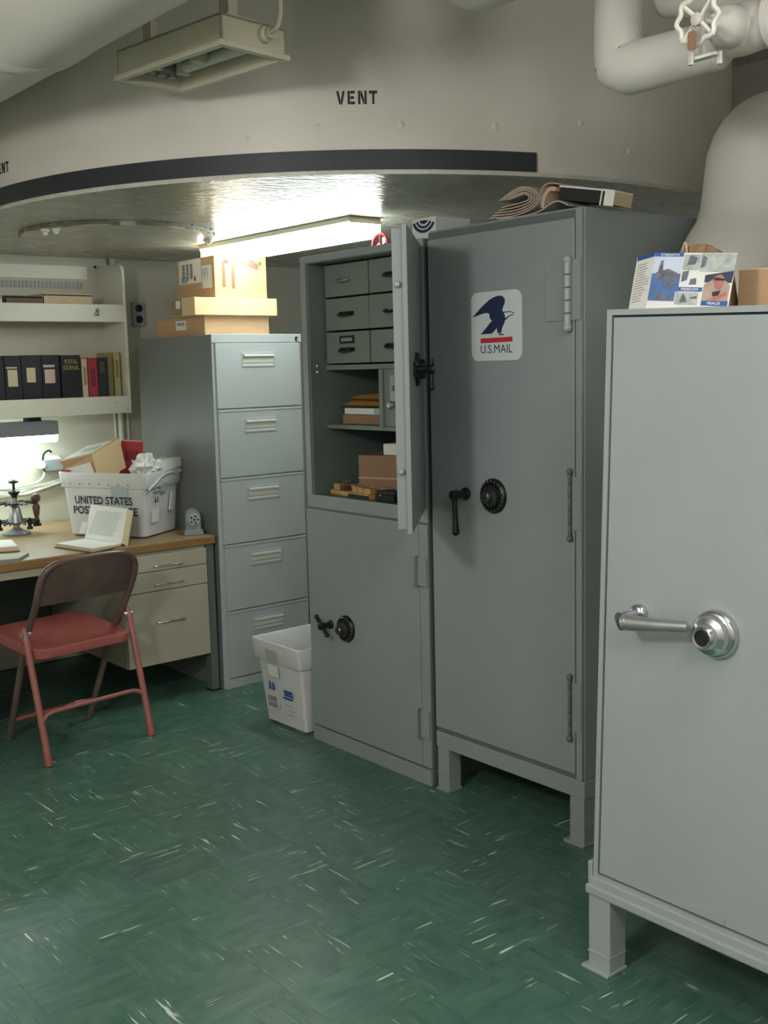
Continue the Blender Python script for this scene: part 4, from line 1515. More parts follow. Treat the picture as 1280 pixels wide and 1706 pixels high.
for x0, x1, zt, m, lab, pm in ((2.253, 2.281, 1.492, BOOKCRM, 'thin cream book beside the red book on the lower shelf', INK), (2.283, 2.334, 1.496, BOOKRED, 'red cloth-bound book on the lower shelf', NAVY), (2.336, 2.386, 1.495, BOOKGRN, 'dark green book right of the red book on the lower shelf', GILT), (2.388, 2.414, 1.498, BOOKOLV, 'thin olive book beside the dark green one on the lower shelf', None), (2.420, 2.452, 1.521, BOOKTAN, 'tallest tan book at the right end of the lower shelf', INK)):
    t = book('book', x0, x1, zt, m, lab)
    if pm:
        bm = new()
        w_ = (x1 - x0) * .5
        if pm is GILT:
            bars(bm, plane(((x0 + x1) / 2, 4.9838, zt - .045), (1, 0, 0), (0, 0, 1)), w_, .055, 6, 3, .3, 5, .3)
        else:
            bars(bm, plane(((x0 + x1) / 2, 4.9838, zt - (.085 if pm is INK else .10)), (0, 0, -1), (1, 0, 0)), .09, w_, 2, 8, .5, 6, .1)
        part('spine_print', bm, pm, t, kind='stuff')
# things lying on the upper tier
ZU = 1.6865
for x0, x1, z1, m, lab in ((1.60, 1.892, 1.776, PAPER, 'stack of white paper at the left edge of the upper shelf'), (1.904, 2.078, 1.783, BOOKBRN, 'brown leather-bound ledger on the upper shelf'), (2.082, 2.328, 1.796, BOOKCRM, 'cream ledger at the right of the brown one on the upper shelf')):
    t = thing('ledger', lab, 'book', ((x0 + x1) / 2, 5.08, ZU))
    bm = new(); box(bm, x0, x1, 4.985, 5.16, z1 - .012, z1, .002); box(bm, x0, x1, 4.985, 5.16, ZU, ZU + .008, .002); box(bm, x0, x0 + .006, 4.985, 5.16, ZU + .006, z1 - .010)
    box(bm, x0, x1, 4.985, 4.989, ZU + .002, z1 - .004, .001)
    part('cover', bm, m, t)
    bm = new(); box(bm, x0 + .006, x1 - .004, 4.989, 5.156, ZU + .008, z1 - .012); part('page_block', bm, PAGES, t)

# lamp under the shelf
dlp = thing('desk_lamp', 'lit fluorescent strip lamp with grey housing under the wall shelf', 'lamp', (1.7, 5.02, 1.11))
bm = new(); prism(bm, [(0, .012), (0, .060), (.012, .078), (.13, .078), (.14, .060), (.14, .012)], Matrix(((0, 0, 1, 1.2), (1, 0, 0, 4.955), (0, 1, 0, 1.128), (0, 0, 0, 1))), .895); part('housing', bm, mat('lamp_grey', rgb(122, 128, 134), .4, var=.05), dlp)
bm = new(); prism(bm, [(.006, .012), (.012, -.014), (.03, -.022), (.11, -.022), (.128, -.014), (.134, .012)], Matrix(((0, 0, 1, 1.205), (1, 0, 0, 4.955), (0, 1, 0, 1.128), (0, 0, 0, 1))), .90); part('diffuser', bm, LITD, dlp)
bm = new(); box(bm, 2.095, 2.107, 4.955, 5.095, 1.140, 1.206, .002); part('end_cap', bm, MATS['lamp_grey'], dlp)
bm = new(); box(bm, 1.3, 1.36, 4.99, 5.06, 1.206, 1.227); box(bm, 1.98, 2.04, 4.99, 5.06, 1.206, 1.227); part('mount', bm, BLACK, dlp)

# junction box, cables, conduit, outlet on the back wall
jb = thing('junction_box', 'small grey electrical box with a plug on the back wall above the cables', 'electrical box', (2.14, 5.17, .95))
bm = new(); box(bm, 2.105, 2.20, 5.145, 5.199, .955, 1.010, .004); part('box_body', bm, BLUEG, jb)
bm = new(); prism(bm, [(-.045, 0), (.045, 0), (.025, .018), (-.02, .022)], plane((2.15, 5.15, 1.010), (1, 0, 0), (0, 0, 1)), -.04); part('box_hood', bm, SHELFW, jb)
bm = new(); tube(bm, smoothpath([(2.10, 5.15, 1.01), (2.105, 5.145, 1.04), (2.13, 5.145, 1.055), (2.145, 5.15, 1.045)], 4), .005, 8); part('dark_lead', bm, BLACK, jb, smooth=True)
bm = new(); lathe(bm, (2.09, 5.16, .985), (0, -1, 0), [(.024, 0), (.024, .018), (.016, .026), (0, .027)], 16); part('plug', bm, CABLE, jb, smooth=True)
bm = new(); cyl(bm, (2.09, 5.135, .97), (2.098, 5.128, .955), .005, 8); part('prong', bm, BLACK, jb)
for k, (lab, pts, r) in enumerate((('upper white cable looping from the plug along the back wall', [(2.09, 5.15, .975), (2.10, 5.14, .95), (2.085, 5.15, .915), (2.03, 5.17, .895), (1.9, 5.19, .885), (1.5, 5.19, .885)], .006),
                                   ('white cable sagging along the back wall, middle of the bundle', [(2.38, 5.18, .93), (2.25, 5.185, .915), (2.1, 5.185, .885), (1.98, 5.185, .862), (1.85, 5.188, .858), (1.5, 5.188, .875)], .006),
                                   ('white cable lying lowest of the bundle on the back wall', [(2.38, 5.178, .90), (2.25, 5.175, .892), (2.15, 5.175, .890), (2.02, 5.175, .855), (1.9, 5.18, .845), (1.5, 5.18, .845)], .006),
                                   ('white cable rising to the right above the lowest of the bundle', [(2.38, 5.16, .915), (2.25, 5.165, .905), (2.12, 5.165, .876), (2.0, 5.165, .85), (1.9, 5.165, .868), (1.5, 5.165, .88)], .005))):
    bm = new(); tube(bm, smoothpath(pts, 6), r, 8)
    solo('cable', bm, CABLE, lab, 'cable', smooth=True, origin=pts[0])
for x, r, lab in ((2.505, .008, 'thin grey conduit, left of the pair below the shelf end'), (2.535, .016, 'thick cream conduit on the back wall below the shelf end'), (2.575, .008, 'thin cream conduit nearest the file cabinet on the back wall')):
    bm = new(); cyl(bm, (x - .0, 5.18, .25), (x, 5.18, 1.75 if r < .01 else 1.99), r, 12)
    for z in (.9, 1.4):
        box(bm, x - r - .002, x + r + .002, 5.18 + r * .6, 5.199, z, z + .018, .001)
    solo('conduit', bm, CABLE if r > .01 else WHITEW, lab, 'conduit', smooth=True)
ot = thing('outlet', 'grey metal outlet plate on the back wall between the shelf and the boxes', 'outlet', (2.665, 5.198, 1.66))
bm = new(); box(bm, 2.633, 2.698, 5.17, 5.199, 1.655, 1.777, .004); part('outlet_plate', bm, GREYL, ot)
for z in (1.69, 1.745):
    bm = new(); lathe(bm, (2.665, 5.17, z), (0, -1, 0), [(.020, 0), (.020, .004), (.016, .006), (0, .006)], 16); part('socket', bm, DARKM, ot, smooth=True)

# =================================================================== DESK
DZ = .703
dk = thing('desk', 'long desk with a worn oak top and beige drawer pedestals against the back wall', 'desk', (1.6, 4.6, 0))
bm = new(); box(bm, .75, 2.452, 4.16, 5.19, DZ - .037, DZ, .004); part('desktop', bm, WOOD, dk)
bm = new(); box(bm, .752, 2.454, 4.1575, 4.166, DZ - .036, DZ - .005, .002); part('edge_band', bm, WOODE, dk)
bm = new(); box(bm, 1.46, 2.01, 4.172, 4.187, .632, DZ - .037); part('apron', bm, BEIGE, dk)
bm = new(); box(bm, 1.55, 2.41, 5.0, 5.015, .25, DZ - .037); part('modesty_panel', bm, GREYD, dk)
for xa, xb_ in ((2.012, 2.408), (1.06, 1.455)):
    bm = new(); box(bm, xa, xb_, 4.175, 4.95, .176, DZ - .038, .002); pd = part('pedestal', bm, BEIGE, dk)
    for z0, z1 in ((.583, .652), (.497, .580), (.178, .494)):
        bm = new(); box(bm, xa + .001, xb_ - .001, 4.158, 4.176, z0, z1, .0025)
        d_ = part('drawer_front', bm, BEIGE, pd)
        bm = new()
        hz = z1 - .045 if z1 - z0 < .1 else z1 - .135
        xm = (xa + xb_) / 2 + .004
        if z0 > .55:
            hz = .606
        elif z0 > .4:
            hz = .528
        else:
            hz = .363
        tube(bm, [(xm - .064, 4.158, hz - .004), (xm - .064, 4.14, hz), (xm - .060, 4.136, hz), (xm + .060, 4.136, hz), (xm + .064, 4.14, hz), (xm + .064, 4.158, hz - .004)], .0035, 8)
        hn = part('drawer_handle', bm, CHROME, dk, smooth=True)
        hn.parent = pd
for xa, ya in ((2.412, 4.166), (2.412, 5.12), (.78, 4.166), (.78, 5.12)):
    bm = new(); box(bm, xa, xa + .036, ya, ya + .05, .006, DZ - .038, .003); lg = part('leg', bm, GREYD, dk)
    bm = new(); box(bm, xa - .002, xa + .038, ya - .002, ya + .052, 0, .007, .001); part('foot', bm, BLACK, lg)

# ---- mail tub on the desk
ZT = .989
tubq0 = [Vector(p) for p in ((2.004, 4.653), (2.188, 4.293), (2.420, 4.436), (2.236, 4.796))]     # FL FR BR BL at base (2D)
tubq1 = [Vector(p) for p in ((1.978, 4.706), (2.176, 4.240), (2.462, 4.432), (2.262, 4.898))]


def rq(q, rad, n=4):
    """rounded quad loop"""
    out = []
    for k in range(4):
        p, a, b = q[k], q[k - 1], q[(k + 1) % 4]
        da, db = (a - p).normalized() * rad, (b - p).normalized() * rad
        for j in range(n + 1):
            t_ = j / n
            out.append((p + da) * (1 - t_) ** 2 + p * 2 * t_ * (1 - t_) + (p + db) * t_ ** 2)
    return out


def offq(q, s):
    c = sum((p for p in q), Vector((0, 0))) / 4
    return [p + (p - c).normalized() * s * 1.35 for p in q]


def lq(q0, q1, t):
    return [a.lerp(b, t) for a, b in zip(q0, q1)]


def loft(bm, rings, mi=0, capa=False, capb=False):
    R_ = [[bm.verts.new(p) for p in r] for r in rings]
    n = len(R_[0])
    for a, b in zip(R_, R_[1:]):
        for k in range(n):
            bm.faces.new((a[k], a[(k + 1) % n], b[(k + 1) % n], b[k])).material_index = mi
    if capa:
        bm.faces.new(R_[0]).material_index = mi
    if capb:
        bm.faces.new(R_[-1]).material_index = mi
    return bm


def tub_shell(q0, q1, z0, z1, band, th=.005, rad=.03, flare=.008):
    """hollow open-topped tub with a turned-out upper band"""
    H = z1 - z0

    def rg(t, off, z):
        return [(p.x, p.y, z) for p in rq(offq(lq(q0, q1, t), off), rad)]
    tb_ = 1 - band / H
    bm = new()
    loft(bm, [rg(0, -.012, z0), rg(.02, 0, z0 + .008), rg(tb_, -flare, z0 + H * tb_), rg(tb_ + .01, 0, z0 + H * tb_ + .003), rg(tb_ + .03, .002, z0 + H * tb_ + .012), rg(1, 0, z1 - .004), rg(1, -.002, z1), rg(1, -.005 - th * .6, z1), rg(.98, -.008 - th, z1 - .006), rg(tb_, -flare - th, z0 + H * tb_), rg(.04, -.012 - th, z0 + .006)], capa=True, capb=True)
    return bm


mt = thing('mail_tub', 'white corrugated plastic mail tub with black lettering on the desk, full of parcels', 'tub', (2.22, 4.56, DZ))
part('tub_body', tub_shell(tubq0, tubq1, DZ + .001, ZT, .070), PLAST, mt, smooth=True)
# print on the long side (FL-FR) of the tub
def V3(p, z):
    return Vector((p.x, p.y, z))


fl0, fr0, fl1, fr1 = V3(tubq0[0], DZ), V3(tubq0[1], DZ), V3(tubq1[0], ZT), V3(tubq1[1], ZT)


def facept(a0, b0, a1, b1, s, t):
    return (a0.lerp(b0, s)).lerp(a1.lerp(b1, s), t)


def facemap(bm, a0, b0, a1, b1, s0, t0, W_, off):
    """put local xy lettering on a tub side, centre at (s0,t0)"""
    o_ = facept(a0, b0, a1, b1, s0, t0)
    ux = (facept(a0, b0, a1, b1, s0 + .05, t0) - facept(a0, b0, a1, b1, s0 - .05, t0))
    uy = (facept(a0, b0, a1, b1, s0, t0 + .05) - facept(a0, b0, a1, b1, s0, t0 - .05))
    M_ = plane(o_, ux, uy)
    bm.transform(M_ @ Matrix.Translation((0, 0, off)))
    return bm


b_ = textbm('UNITED STATES', .318, .036, .02)
part('lettering', facemap(b_, fl0, fr0, fl1, fr1, .505, .575, 0, .0032), INK, mt)
b_ = textbm('POSTAL SERVICE', .352, .036, .02)
part('lettering', facemap(b_, fl0, fr0, fl1, fr1, .515, .415, 0, .0028), INK, mt)
bm = new()
prism(bm, [(-.045, -.04), (.045, -.04), (.045, .04), (-.045, .04)], Matrix.Identity(4), .0004)
part('grey_patch', facemap(bm, fl0, fr0, fl1, fr1, .70, .665, 0, .0008), PLASTB, mt)
bm = new()
for k in range(8):
    x = -.21 + k * .054
    prism(bm, [(x + .006 * math.cos(a) * (1 if i % 2 else .45), .006 * math.sin(a) * (1 if i % 2 else .45)) for i, a in enumerate([math.pi * 2 * j / 10 for j in range(10)])], Matrix.Identity(4), .0004)
part('star_row', facemap(bm, fl0, fr0, fl1, fr1, .47, .825, 0, .0075), GREYINK, mt, kind='stuff')
fr0b, br0, br1 = fr0, V3(tubq0[2], DZ), V3(tubq1[2], ZT)
bm = new(); prism(bm, rrect(.062, .062, .003), Matrix.Identity(4), .0006); part('paper_label', facemap(bm, fr0, br0, fr1, br1, .27, .33, 0, .0012), PAPER, mt)
bm = new(); bars(bm, Matrix.Identity(4), .05, .012, 2, 5, .6, 31, .1, .0004, 0, .025)
for x in (-.012, .010):
    prism(bm, [(x, -.02), (x + .012, -.018), (x + .010, .006), (x + .004, .006), (x + .003, -.010)], Matrix.Identity(4), .0004)
part('print', facemap(bm, fr0, br0, fr1, br1, .28, .60, 0, .0012), INK, mt, kind='stuff')
bm = new()
tube(bm, smoothpath([(-.15, -.03, 0), (-.08, .0, 0), (-.03, .022, 0), (.05, .03, 0), (.10, .022, 0), (.15, .03, 0)], 4), .0035, 8)
part('handle_rib', facemap(bm, fr0, br0, fr1, br1, .52, .85, 0, .004), PLAST, mt, smooth=True)
bm = new(); prism(bm, rrect(.055, .04, .012), Matrix.Identity(4), .004); part('hand_hold', facemap(bm, fr0, br0, fr1, br1, .50, .74, 0, -.001), PLASTB, mt)
bm = new(); prism(bm, rrect(.038, .085, .004), Matrix.Rotation(-.15, 4, 'Z'), .006); part('card_holder', facemap(bm, fr0, br0, fr1, br1, .74, .50, 0, .001), PLAST, mt)

# what is in the tub
def wedge_box(name, label, cat, corners, m):
    bm = new()
    hexa(bm, corners[:4], corners[4:], bev=.002)
    return solo(name, bm, m, label, cat)


def rotbox(name, label, cat, c, size, rx, ry, rz, m, extra=None):
    t = thing(name, label, cat, c)
    M_ = Matrix.Translation(c) @ Matrix.Rotation(math.radians(rz), 4, 'Z') @ Matrix.Rotation(math.radians(ry), 4, 'Y') @ Matrix.Rotation(math.radians(rx), 4, 'X')
    bm = new()
    box(bm, -size[0] / 2, size[0] / 2, -size[1] / 2, size[1] / 2, -size[2] / 2, size[2] / 2, .002, mtx=M_)
    part('carton', bm, m, t)
    return t, M_


# parcel: a tipped carton whose pale end faces the room
pb = thing('parcel', 'tan cardboard parcel tipped up out of the mail tub on the desk', 'parcel', (2.15, 4.65, .93))
bm = new()
P0, P1 = Vector((2.066, 4.520, 1.069)), Vector((2.223, 4.570, 1.129))
e2, e3 = Vector((2.011, 4.750, 1.030)) - P0, Vector((.030, .010, -.135))
q_f = [P0 + e3, P1 + e3, P1, P0]
q_b = [P0 + e2 + Vector((.03, 0, -.036)), P1 + e2 + Vector((.02, 0, -.08)), P1 + e2, P0 + e2]
hexa(bm, q_f, q_b, bev=.002)
part('carton', bm, CARD, pb)
bm = new()
n_ = Vector((.001, -.003, 0))
hexa(bm, [p + n_ * .2 for p in q_f], [p + n_ for p in q_f])
part('end_flap', bm, CARDL, pb, label='pale tan end of the parcel')
bm = new()
tq = [q_f[3].lerp(q_f[2], .1), q_f[2].lerp(q_f[3], .1), q_b[2].lerp(q_b[3], .1), q_b[3].lerp(q_b[2], .1)]
tq = [tq[0].lerp(tq[3], .08), tq[1].lerp(tq[2], .08), tq[2].lerp(tq[1], .1), tq[3].lerp(tq[0], .1)]
up = (tq[1] - tq[0]).cross(tq[3] - tq[0]).normalized()
if up.z < 0:
    up = -up
hexa(bm, [p + up * .0006 for p in tq], [p + up * .0016 for p in tq])
lb = part('address_label', bm, PAPER, pb)
bm = new()
Mq = plane(sum(tq, Vector()) / 4 + up * .0018, tq[3] - tq[0], tq[0] - tq[1])
bars(bm, Mq, .15, .05, 5, 4, .35, 17, .4, .0003)
part('print', bm, GREYINK, lb, kind='stuff')
t, M_ = rotbox('folder', 'red folder standing at the back of the mail tub on the desk', 'folder', (2.325, 4.665, 1.015), (.10, .018, .185), 4, 6, -28, REDP)
bm = new(); box(bm, -.043, .043, -.007, .007, .088, .0945, mtx=M_); part('papers', bm, PAPER, t)
bm = new(); box(bm, -.03, .03, -.0095, -.009, .0, .05, mtx=M_); part('spine_label', bm, mat('dark_red_print', rgb(140, 40, 44), .6), t)
eq = [Vector(p) for p in ((2.020, 4.67, .93), (2.085, 4.50, .93), (2.052, 4.522, 1.034), (1.998, 4.668, 1.000))]
bm = new(); hexa(bm, eq, [p + Vector((.005, .003, 0)) for p in eq])
ev = solo('envelope', bm, PAPER, 'white envelope leaning at the left end of the mail tub on the desk', 'envelope')
bm = new(); prism(bm, [(-.03, -.004), (.025, -.006), (.03, .002), (.0, .005), (-.028, .004)], plane((1.998, 4.650, .996), (.44, -.9, 0), (-.3, 0, 1)), .001); part('red_mark', bm, REDP, ev)
# crumpled white paper
bm = new()
ball(bm, (0, 0, 0), .06, 14)
bmesh.ops.subdivide_edges(bm, edges=list(bm.edges), cuts=1)
rd = random.Random(21)
for v_ in bm.verts:
    n_ = v_.co.normalized() if v_.co.length else Vector((0, 0, 1))
    v_.co += n_ * rd.uniform(-.026, .014)
    v_.co.x *= 1.25
bm.transform(Matrix.Translation((2.262, 4.40, 1.0)) @ Matrix.Rotation(.5, 4, 'Z'))
solo('crumpled_paper', bm, PAPER, 'crumpled white paper spilling from the mail tub on the desk', 'paper')
t, M_ = rotbox('carton', 'small white box at the right corner of the mail tub on the desk', 'box', (2.36, 4.42, 1.010), (.145, .10, .040), 0, -4, 33, PAPER)
bm = new(); box(bm, -.0735, .0735, -.0508, .0508, .0135, .0205, .001, mtx=M_); part('lid', bm, PAPER, t)

# ---- open book leaning on the tub
ob = thing('open_book', 'open hardback with printed pages propped against the mail tub on the desk', 'book', (1.95, 4.27, DZ))
A0, B0, C0, D0 = Vector((1.808, 4.372, DZ)), Vector((1.858, 4.108, DZ)), Vector((2.018, 4.178, DZ)), Vector((1.972, 4.436, DZ))


def lift(q, z):
    return [p + Vector((0, 0, z)) for p in q]


bm = new(); hexa(bm, lift([A0, B0, C0, D0], .0005), lift([A0, B0, C0, D0], .004)); part('cover', bm, BOOKBRN, ob)
ins = .006
qa = [A0.lerp(C0, .02), B0.lerp(D0, .02), C0, D0]
bm = new(); hexa(bm, lift(qa, .004), [p + Vector((0, 0, h_)) for p, h_ in zip(qa, (.018, .018, .012, .012))], bev=.001); part('page_block', bm, PAGES, ob)
bm = new(); hexa(bm, [p + Vector((0, 0, h_)) for p, h_ in zip(qa, (.0182, .0182, .0122, .0122))], [p + Vector((0, 0, h_)) for p, h_ in zip(qa, (.0188, .0188, .0128, .0128))]); part('page', bm, PAPER, ob)
D1, C1 = D0 + Vector((0, 0, .014)), C0 + Vector((.0, 0, .014))
T0, T1 = Vector((2.038, 4.500, .851)), Vector((2.084, 4.242, .851))
wv = (C1 - D1).cross(T0 - D1).normalized()
if wv.x < 0:
    wv = -wv
bm = new(); hexa(bm, [D1, C1, T1, T0], [p + wv * .0012 for p in (D1, C1, T1, T0)]); pg = part('page', bm, PAPER, ob)
bm = new(); hexa(bm, [p + wv * .0014 for p in (D1, C1, T1, T0)], [p + wv * .034 for p in (D1, C1, T1, T0)]); part('page_block', bm, PAGES, ob)
bm = new(); hexa(bm, [p + wv * .0342 for p in (D1, C1, T1, T0)], [p + wv * .038 for p in (D1, C1, T1, T0)]); part('cover', bm, BOOKBRN, ob)
cen = (D1 + C1 + T1 + T0) / 4
Mq = plane(cen - wv * .0003, C1 - D1, T0 - D1)
bm = new(); bars(bm, Mq, .19, .110, 21, 8, .24, 41, .12, .0002)
for v_ in bm.verts:
    v_.co -= wv * .0003
part('text_line', bm, GREYINK, pg, kind='stuff')
bm = new(); hexa(bm, [Vector(p) for p in ((1.962, 4.468, .735), (1.978, 4.448, .735), (1.998, 4.46, .782), (1.984, 4.478, .782))], [Vector(p) for p in ((1.964, 4.470, .735), (1.980, 4.450, .735), (2.0, 4.462, .782), (1.986, 4.480, .782))]); part('loose_leaf', bm, PAPER, ob)

# second open book and pad at the left edge
lb2 = thing('open_book', 'open book lying flat on the desk at the left edge of the photo', 'book', (1.55, 4.55, DZ))
q2 = [Vector(p) for p in ((1.36, 4.60, DZ), (1.45, 4.33, DZ), (1.672, 4.398, DZ), (1.728, 4.53, DZ))]
q2 = [Vector((1.42, 4.72, DZ)), Vector((1.40, 4.47, DZ)), Vector((1.668, 4.388, DZ)), Vector((1.722, 4.60, DZ))]
bm = new(); hexa(bm, lift(q2, .0005), lift(q2, .004)); part('cover', bm, BOOKBRN, lb2)
cq = sum(q2, Vector()) / 4
q3 = [p.lerp(cq, .03) for p in q2]
bm = new(); hexa(bm, lift(q3, .004), lift([p.lerp(cq, .03) for p in q3], .021)); part('page_block', bm, PAGES, lb2)
bm = new(); hexa(bm, lift([p.lerp(cq, .03) for p in q3], .0212), lift([p.lerp(cq, .03) for p in q3], .0222)); part('page', bm, PAPER, lb2)
pd_ = thing('notepad', 'pale notepad near the front edge of the desk at the left edge of the photo', 'notepad', (1.52, 4.24, DZ))
q4 = [Vector(p) for p in ((1.40, 4.40, DZ), (1.38, 4.20, DZ), (1.575, 4.163, DZ), (1.655, 4.262, DZ))]
bm = new(); hexa(bm, lift(q4, .0005), lift(q4, .010)); part('sheet_block', bm, BLUEG, pd_)
bm = new(); hexa(bm, lift(q4, .0102), lift(q4, .0115)); part('top_sheet', bm, mat('pale_green_paper', rgb(196, 200, 182), .8), pd_)

# ---- stamp carousel
SC = Vector((1.846, 4.883, DZ))
rc_ = thing('stamp_rack', 'dark metal revolving stamp rack with two tiers of arms on the desk', 'stamp rack', SC)
bm = new(); lathe(bm, SC, (0, 0, 1), [(.062, .0005), (.064, .008), (.050, .014), (.030, .022), (.020, .028), (.016, .032)], 28); part('base', bm, BLUEG, rc_, smooth=True)
bm = new(); lathe(bm, SC + Vector((0, 0, .03)), (0, 0, 1), [(.014, 0), (.014, .02), (.034, .024), (.030, .05), (.022, .09), (.016, .098), (.012, .10), (.012, .135), (.018, .138)], 20); part('column', bm, STEEL, rc_, smooth=True)
bm = new(); lathe(bm, SC + Vector((0, 0, .165)), (0, 0, 1), [(.012, 0), (.014, .012), (.026, .026), (.026, .032), (.018, .036), (.006, .040), (.006, .066), (.022, .072), (.023, .078), (.014, .086), (0, .088)], 20); part('top_knob', bm, DARKM, rc_, smooth=True)
for tier, (z, r, n, ph) in enumerate(((.052, .105, 10, .2), (.138, .090, 8, .1))):
    bm = new(); lathe(bm, SC + Vector((0, 0, z - .004)), (0, 0, 1), [(.03, 0), (.034, .003), (.03, .008)], 20)
    hub = part('tier_hub', bm, DARKM, rc_, smooth=True)
    for k in range(n):
        a = ph + 2 * math.pi * k / n
        bm = new()
        for s in (-.13, .13):
            d0 = SC + Vector((.028 * math.cos(a), .028 * math.sin(a), z))
            d1 = SC + Vector((r * math.cos(a + s), r * math.sin(a + s), z + .004))
            tube(bm, [d0, d0.lerp(d1, .5) + Vector((0, 0, .006)), d1], .0045, 6)
        part('arm', bm, DARKM, hub)
for k, (a, z, r, s) in enumerate(((-.45, .125, .092, 1.0),)):
    p = SC + Vector((r * math.cos(a), r * math.sin(a), 0))
    st = thing('hand_stamp', 'turned wooden-handled hand stamp hanging at the right of the stamp rack', 'stamp', p + Vector((0, 0, .036)))
    bm = new(); lathe(bm, p + Vector((0, 0, .062)), (0, 0, 1), [(.012, 0), (.009, .010), (.014, .03), (.018, .06), (.012, .072), (.010, .078), (.020, .090), (.023, .102), (.018, .114), (.008, .120), (0, .121)], 18); part('handle', bm, STAMPW, st, smooth=True)
    bm = new(); lathe(bm, p + Vector((0, 0, .034)), (0, 0, 1), [(.019, 0), (.019, .010), (.012, .014), (.011, .028)], 16); part('die', bm, DARKM, st, smooth=True)
rd = random.Random(8)
for k, (a, wh) in enumerate(((-1.3, 'front'), (-2.75, 'left'), (1.2, 'back right'))):
    r = .098
    p = SC + Vector((r * math.cos(a), r * math.sin(a), 0))
    t = new(); lathe(t, p + Vector((0, 0, .030)), (0, 0, 1), [(.014, 0), (.014, .010), (.009, .014), (.009, .03), (.012, .036), (.013, .045), (.006, .052), (0, .053)], 12)
    solo('hand_stamp', t, DARKM, 'small dark stamp in the lower tier of the stamp rack, %s side' % wh, 'stamp', group='small stamps in the lower tier of the stamp rack', smooth=True)

# ---- small machine on the desk corner
mp_ = Vector((2.405, 4.262, DZ))
mc = thing('coil_dispenser', 'small grey metal dispenser with a round perforated disc at the desk corner', 'dispenser', mp_)
MM = Matrix.Translation(mp_) @ Matrix.Rotation(math.radians(-24), 4, 'Z')
bm = new(); box(bm, -.042, .042, -.045, .045, .0005, .012, .003, mtx=MM); box(bm, -.040, .040, -.042, .04, .012, .022, .002, mtx=MM); part('base', bm, BLUEG, mc)
bm = new()
prism(bm, [(-.032, 0), (.032, 0), (.032, .060), (.029, .075), (.020, .086), (.008, .091), (-.008, .091), (-.020, .086), (-.029, .075), (-.032, .060)], MM @ Matrix(((1, 0, 0, 0), (0, 0, -1, .03), (0, 1, 0, .022), (0, 0, 0, 1))), .06)
part('case', bm, BLUEG, mc)
dc = MM @ Vector((0.004, -.031, .068))
ax = MM.to_3x3() @ Vector((0, -1, 0))
bm = new(); lathe(bm, dc, ax, [(.028, 0), (.028, .006), (.025, .009), (0, .009)], 24); ds = part('disc', bm, GREYL, mc, smooth=True)
for k in range(6):
    a = 2 * math.pi * k / 5
    rr_ = .0155 if k < 5 else 0
    u, v, d = frame(ax)
    bm = new(); lathe(bm, dc + ax * .0092 + (u * math.cos(a) + v * math.sin(a)) * rr_, ax, [(.0048, 0), (.0048, .0006), (0, .0006)], 10); part('hole', bm, BLACK, ds)

# =================================================================== FOLDING CHAIR
rz_ = math.radians(6.47)
ch = thing('folding_chair', 'worn red metal folding chair pushed toward the desk, brown back', 'chair', (1.485 + .2219 * math.cos(rz_), 3.768 + .2219 * math.sin(rz_), 0), rz_)
W2 = .2219
# local frame: x to the right, y toward the desk
bm = new()
pts = [(W2 * .80, .385, .006), (W2 * .86, .19, .40), (W2 * .885, .155, .45), (W2 * .90, .07, .575), (W2 * .91, .025, .66)]
top = [(W2 * .86, .008, .705), (W2 * .70, -.004, .736), (W2 * .40, -.006, .747)]
right = pts + top
left = [(-x, y, z) for x, y, z in right][::-1]
tube(bm, smoothpath(right + [(0, -.006, .749)] + left, 5), .0125, 12)
part('back_frame', bm, [BROWN], ch, local=True, smooth=True, label='brown arched tube of back and front legs')
bm = new()
NB = 16
g0 = []
for i in range(NB + 1):
    for j in range(7):
        a, b = i / NB, j / 6
        s = a * 2 - 1
        zt = .750 - .046 * abs(s) ** 6
        zb = .582
        z = zb + (zt - zb) * b
        x = s * W2 * (.885 + .0 * b)
        y = .062 - (z - .582) * .43 + .030 * (1 - s * s) * -0.5
        g0.append((x, y, z))
fr = [bm.verts.new(p) for p in g0]
bk_ = [bm.verts.new((p[0], p[1] + .006, p[2])) for p in g0]
for i in range(NB):
    for j in range(6):
        k = i * 7 + j
        bm.faces.new((fr[k], fr[k + 7], fr[k + 8], fr[k + 1]))
        bm.faces.new((bk_[k], bk_[k + 1], bk_[k + 8], bk_[k + 7]))
for i in range(NB):
    for j in (0, 6):
        k = i * 7 + j
        bm.faces.new((fr[k], fr[k + 7], bk_[k + 7], bk_[k]))
for i in (0, NB):
    for j in range(6):
        k = i * 7 + j
        bm.faces.new((fr[k], fr[k + 1], bk_[k + 1], bk_[k]))
part('back_panel', bm, BROWN, ch, local=True, smooth=True)
bm = new()
seat = rrect(2 * W2 * .93, .40, .05, 5, 0, .265)
ST = Matrix.Rotation(math.radians(3.2), 4, 'X')


def seatz(y):
    return .415 + (y - .06) * .075


def shrink(pl_, k):
    return [((x) * k, .265 + (y - .265) * k) for x, y in pl_]


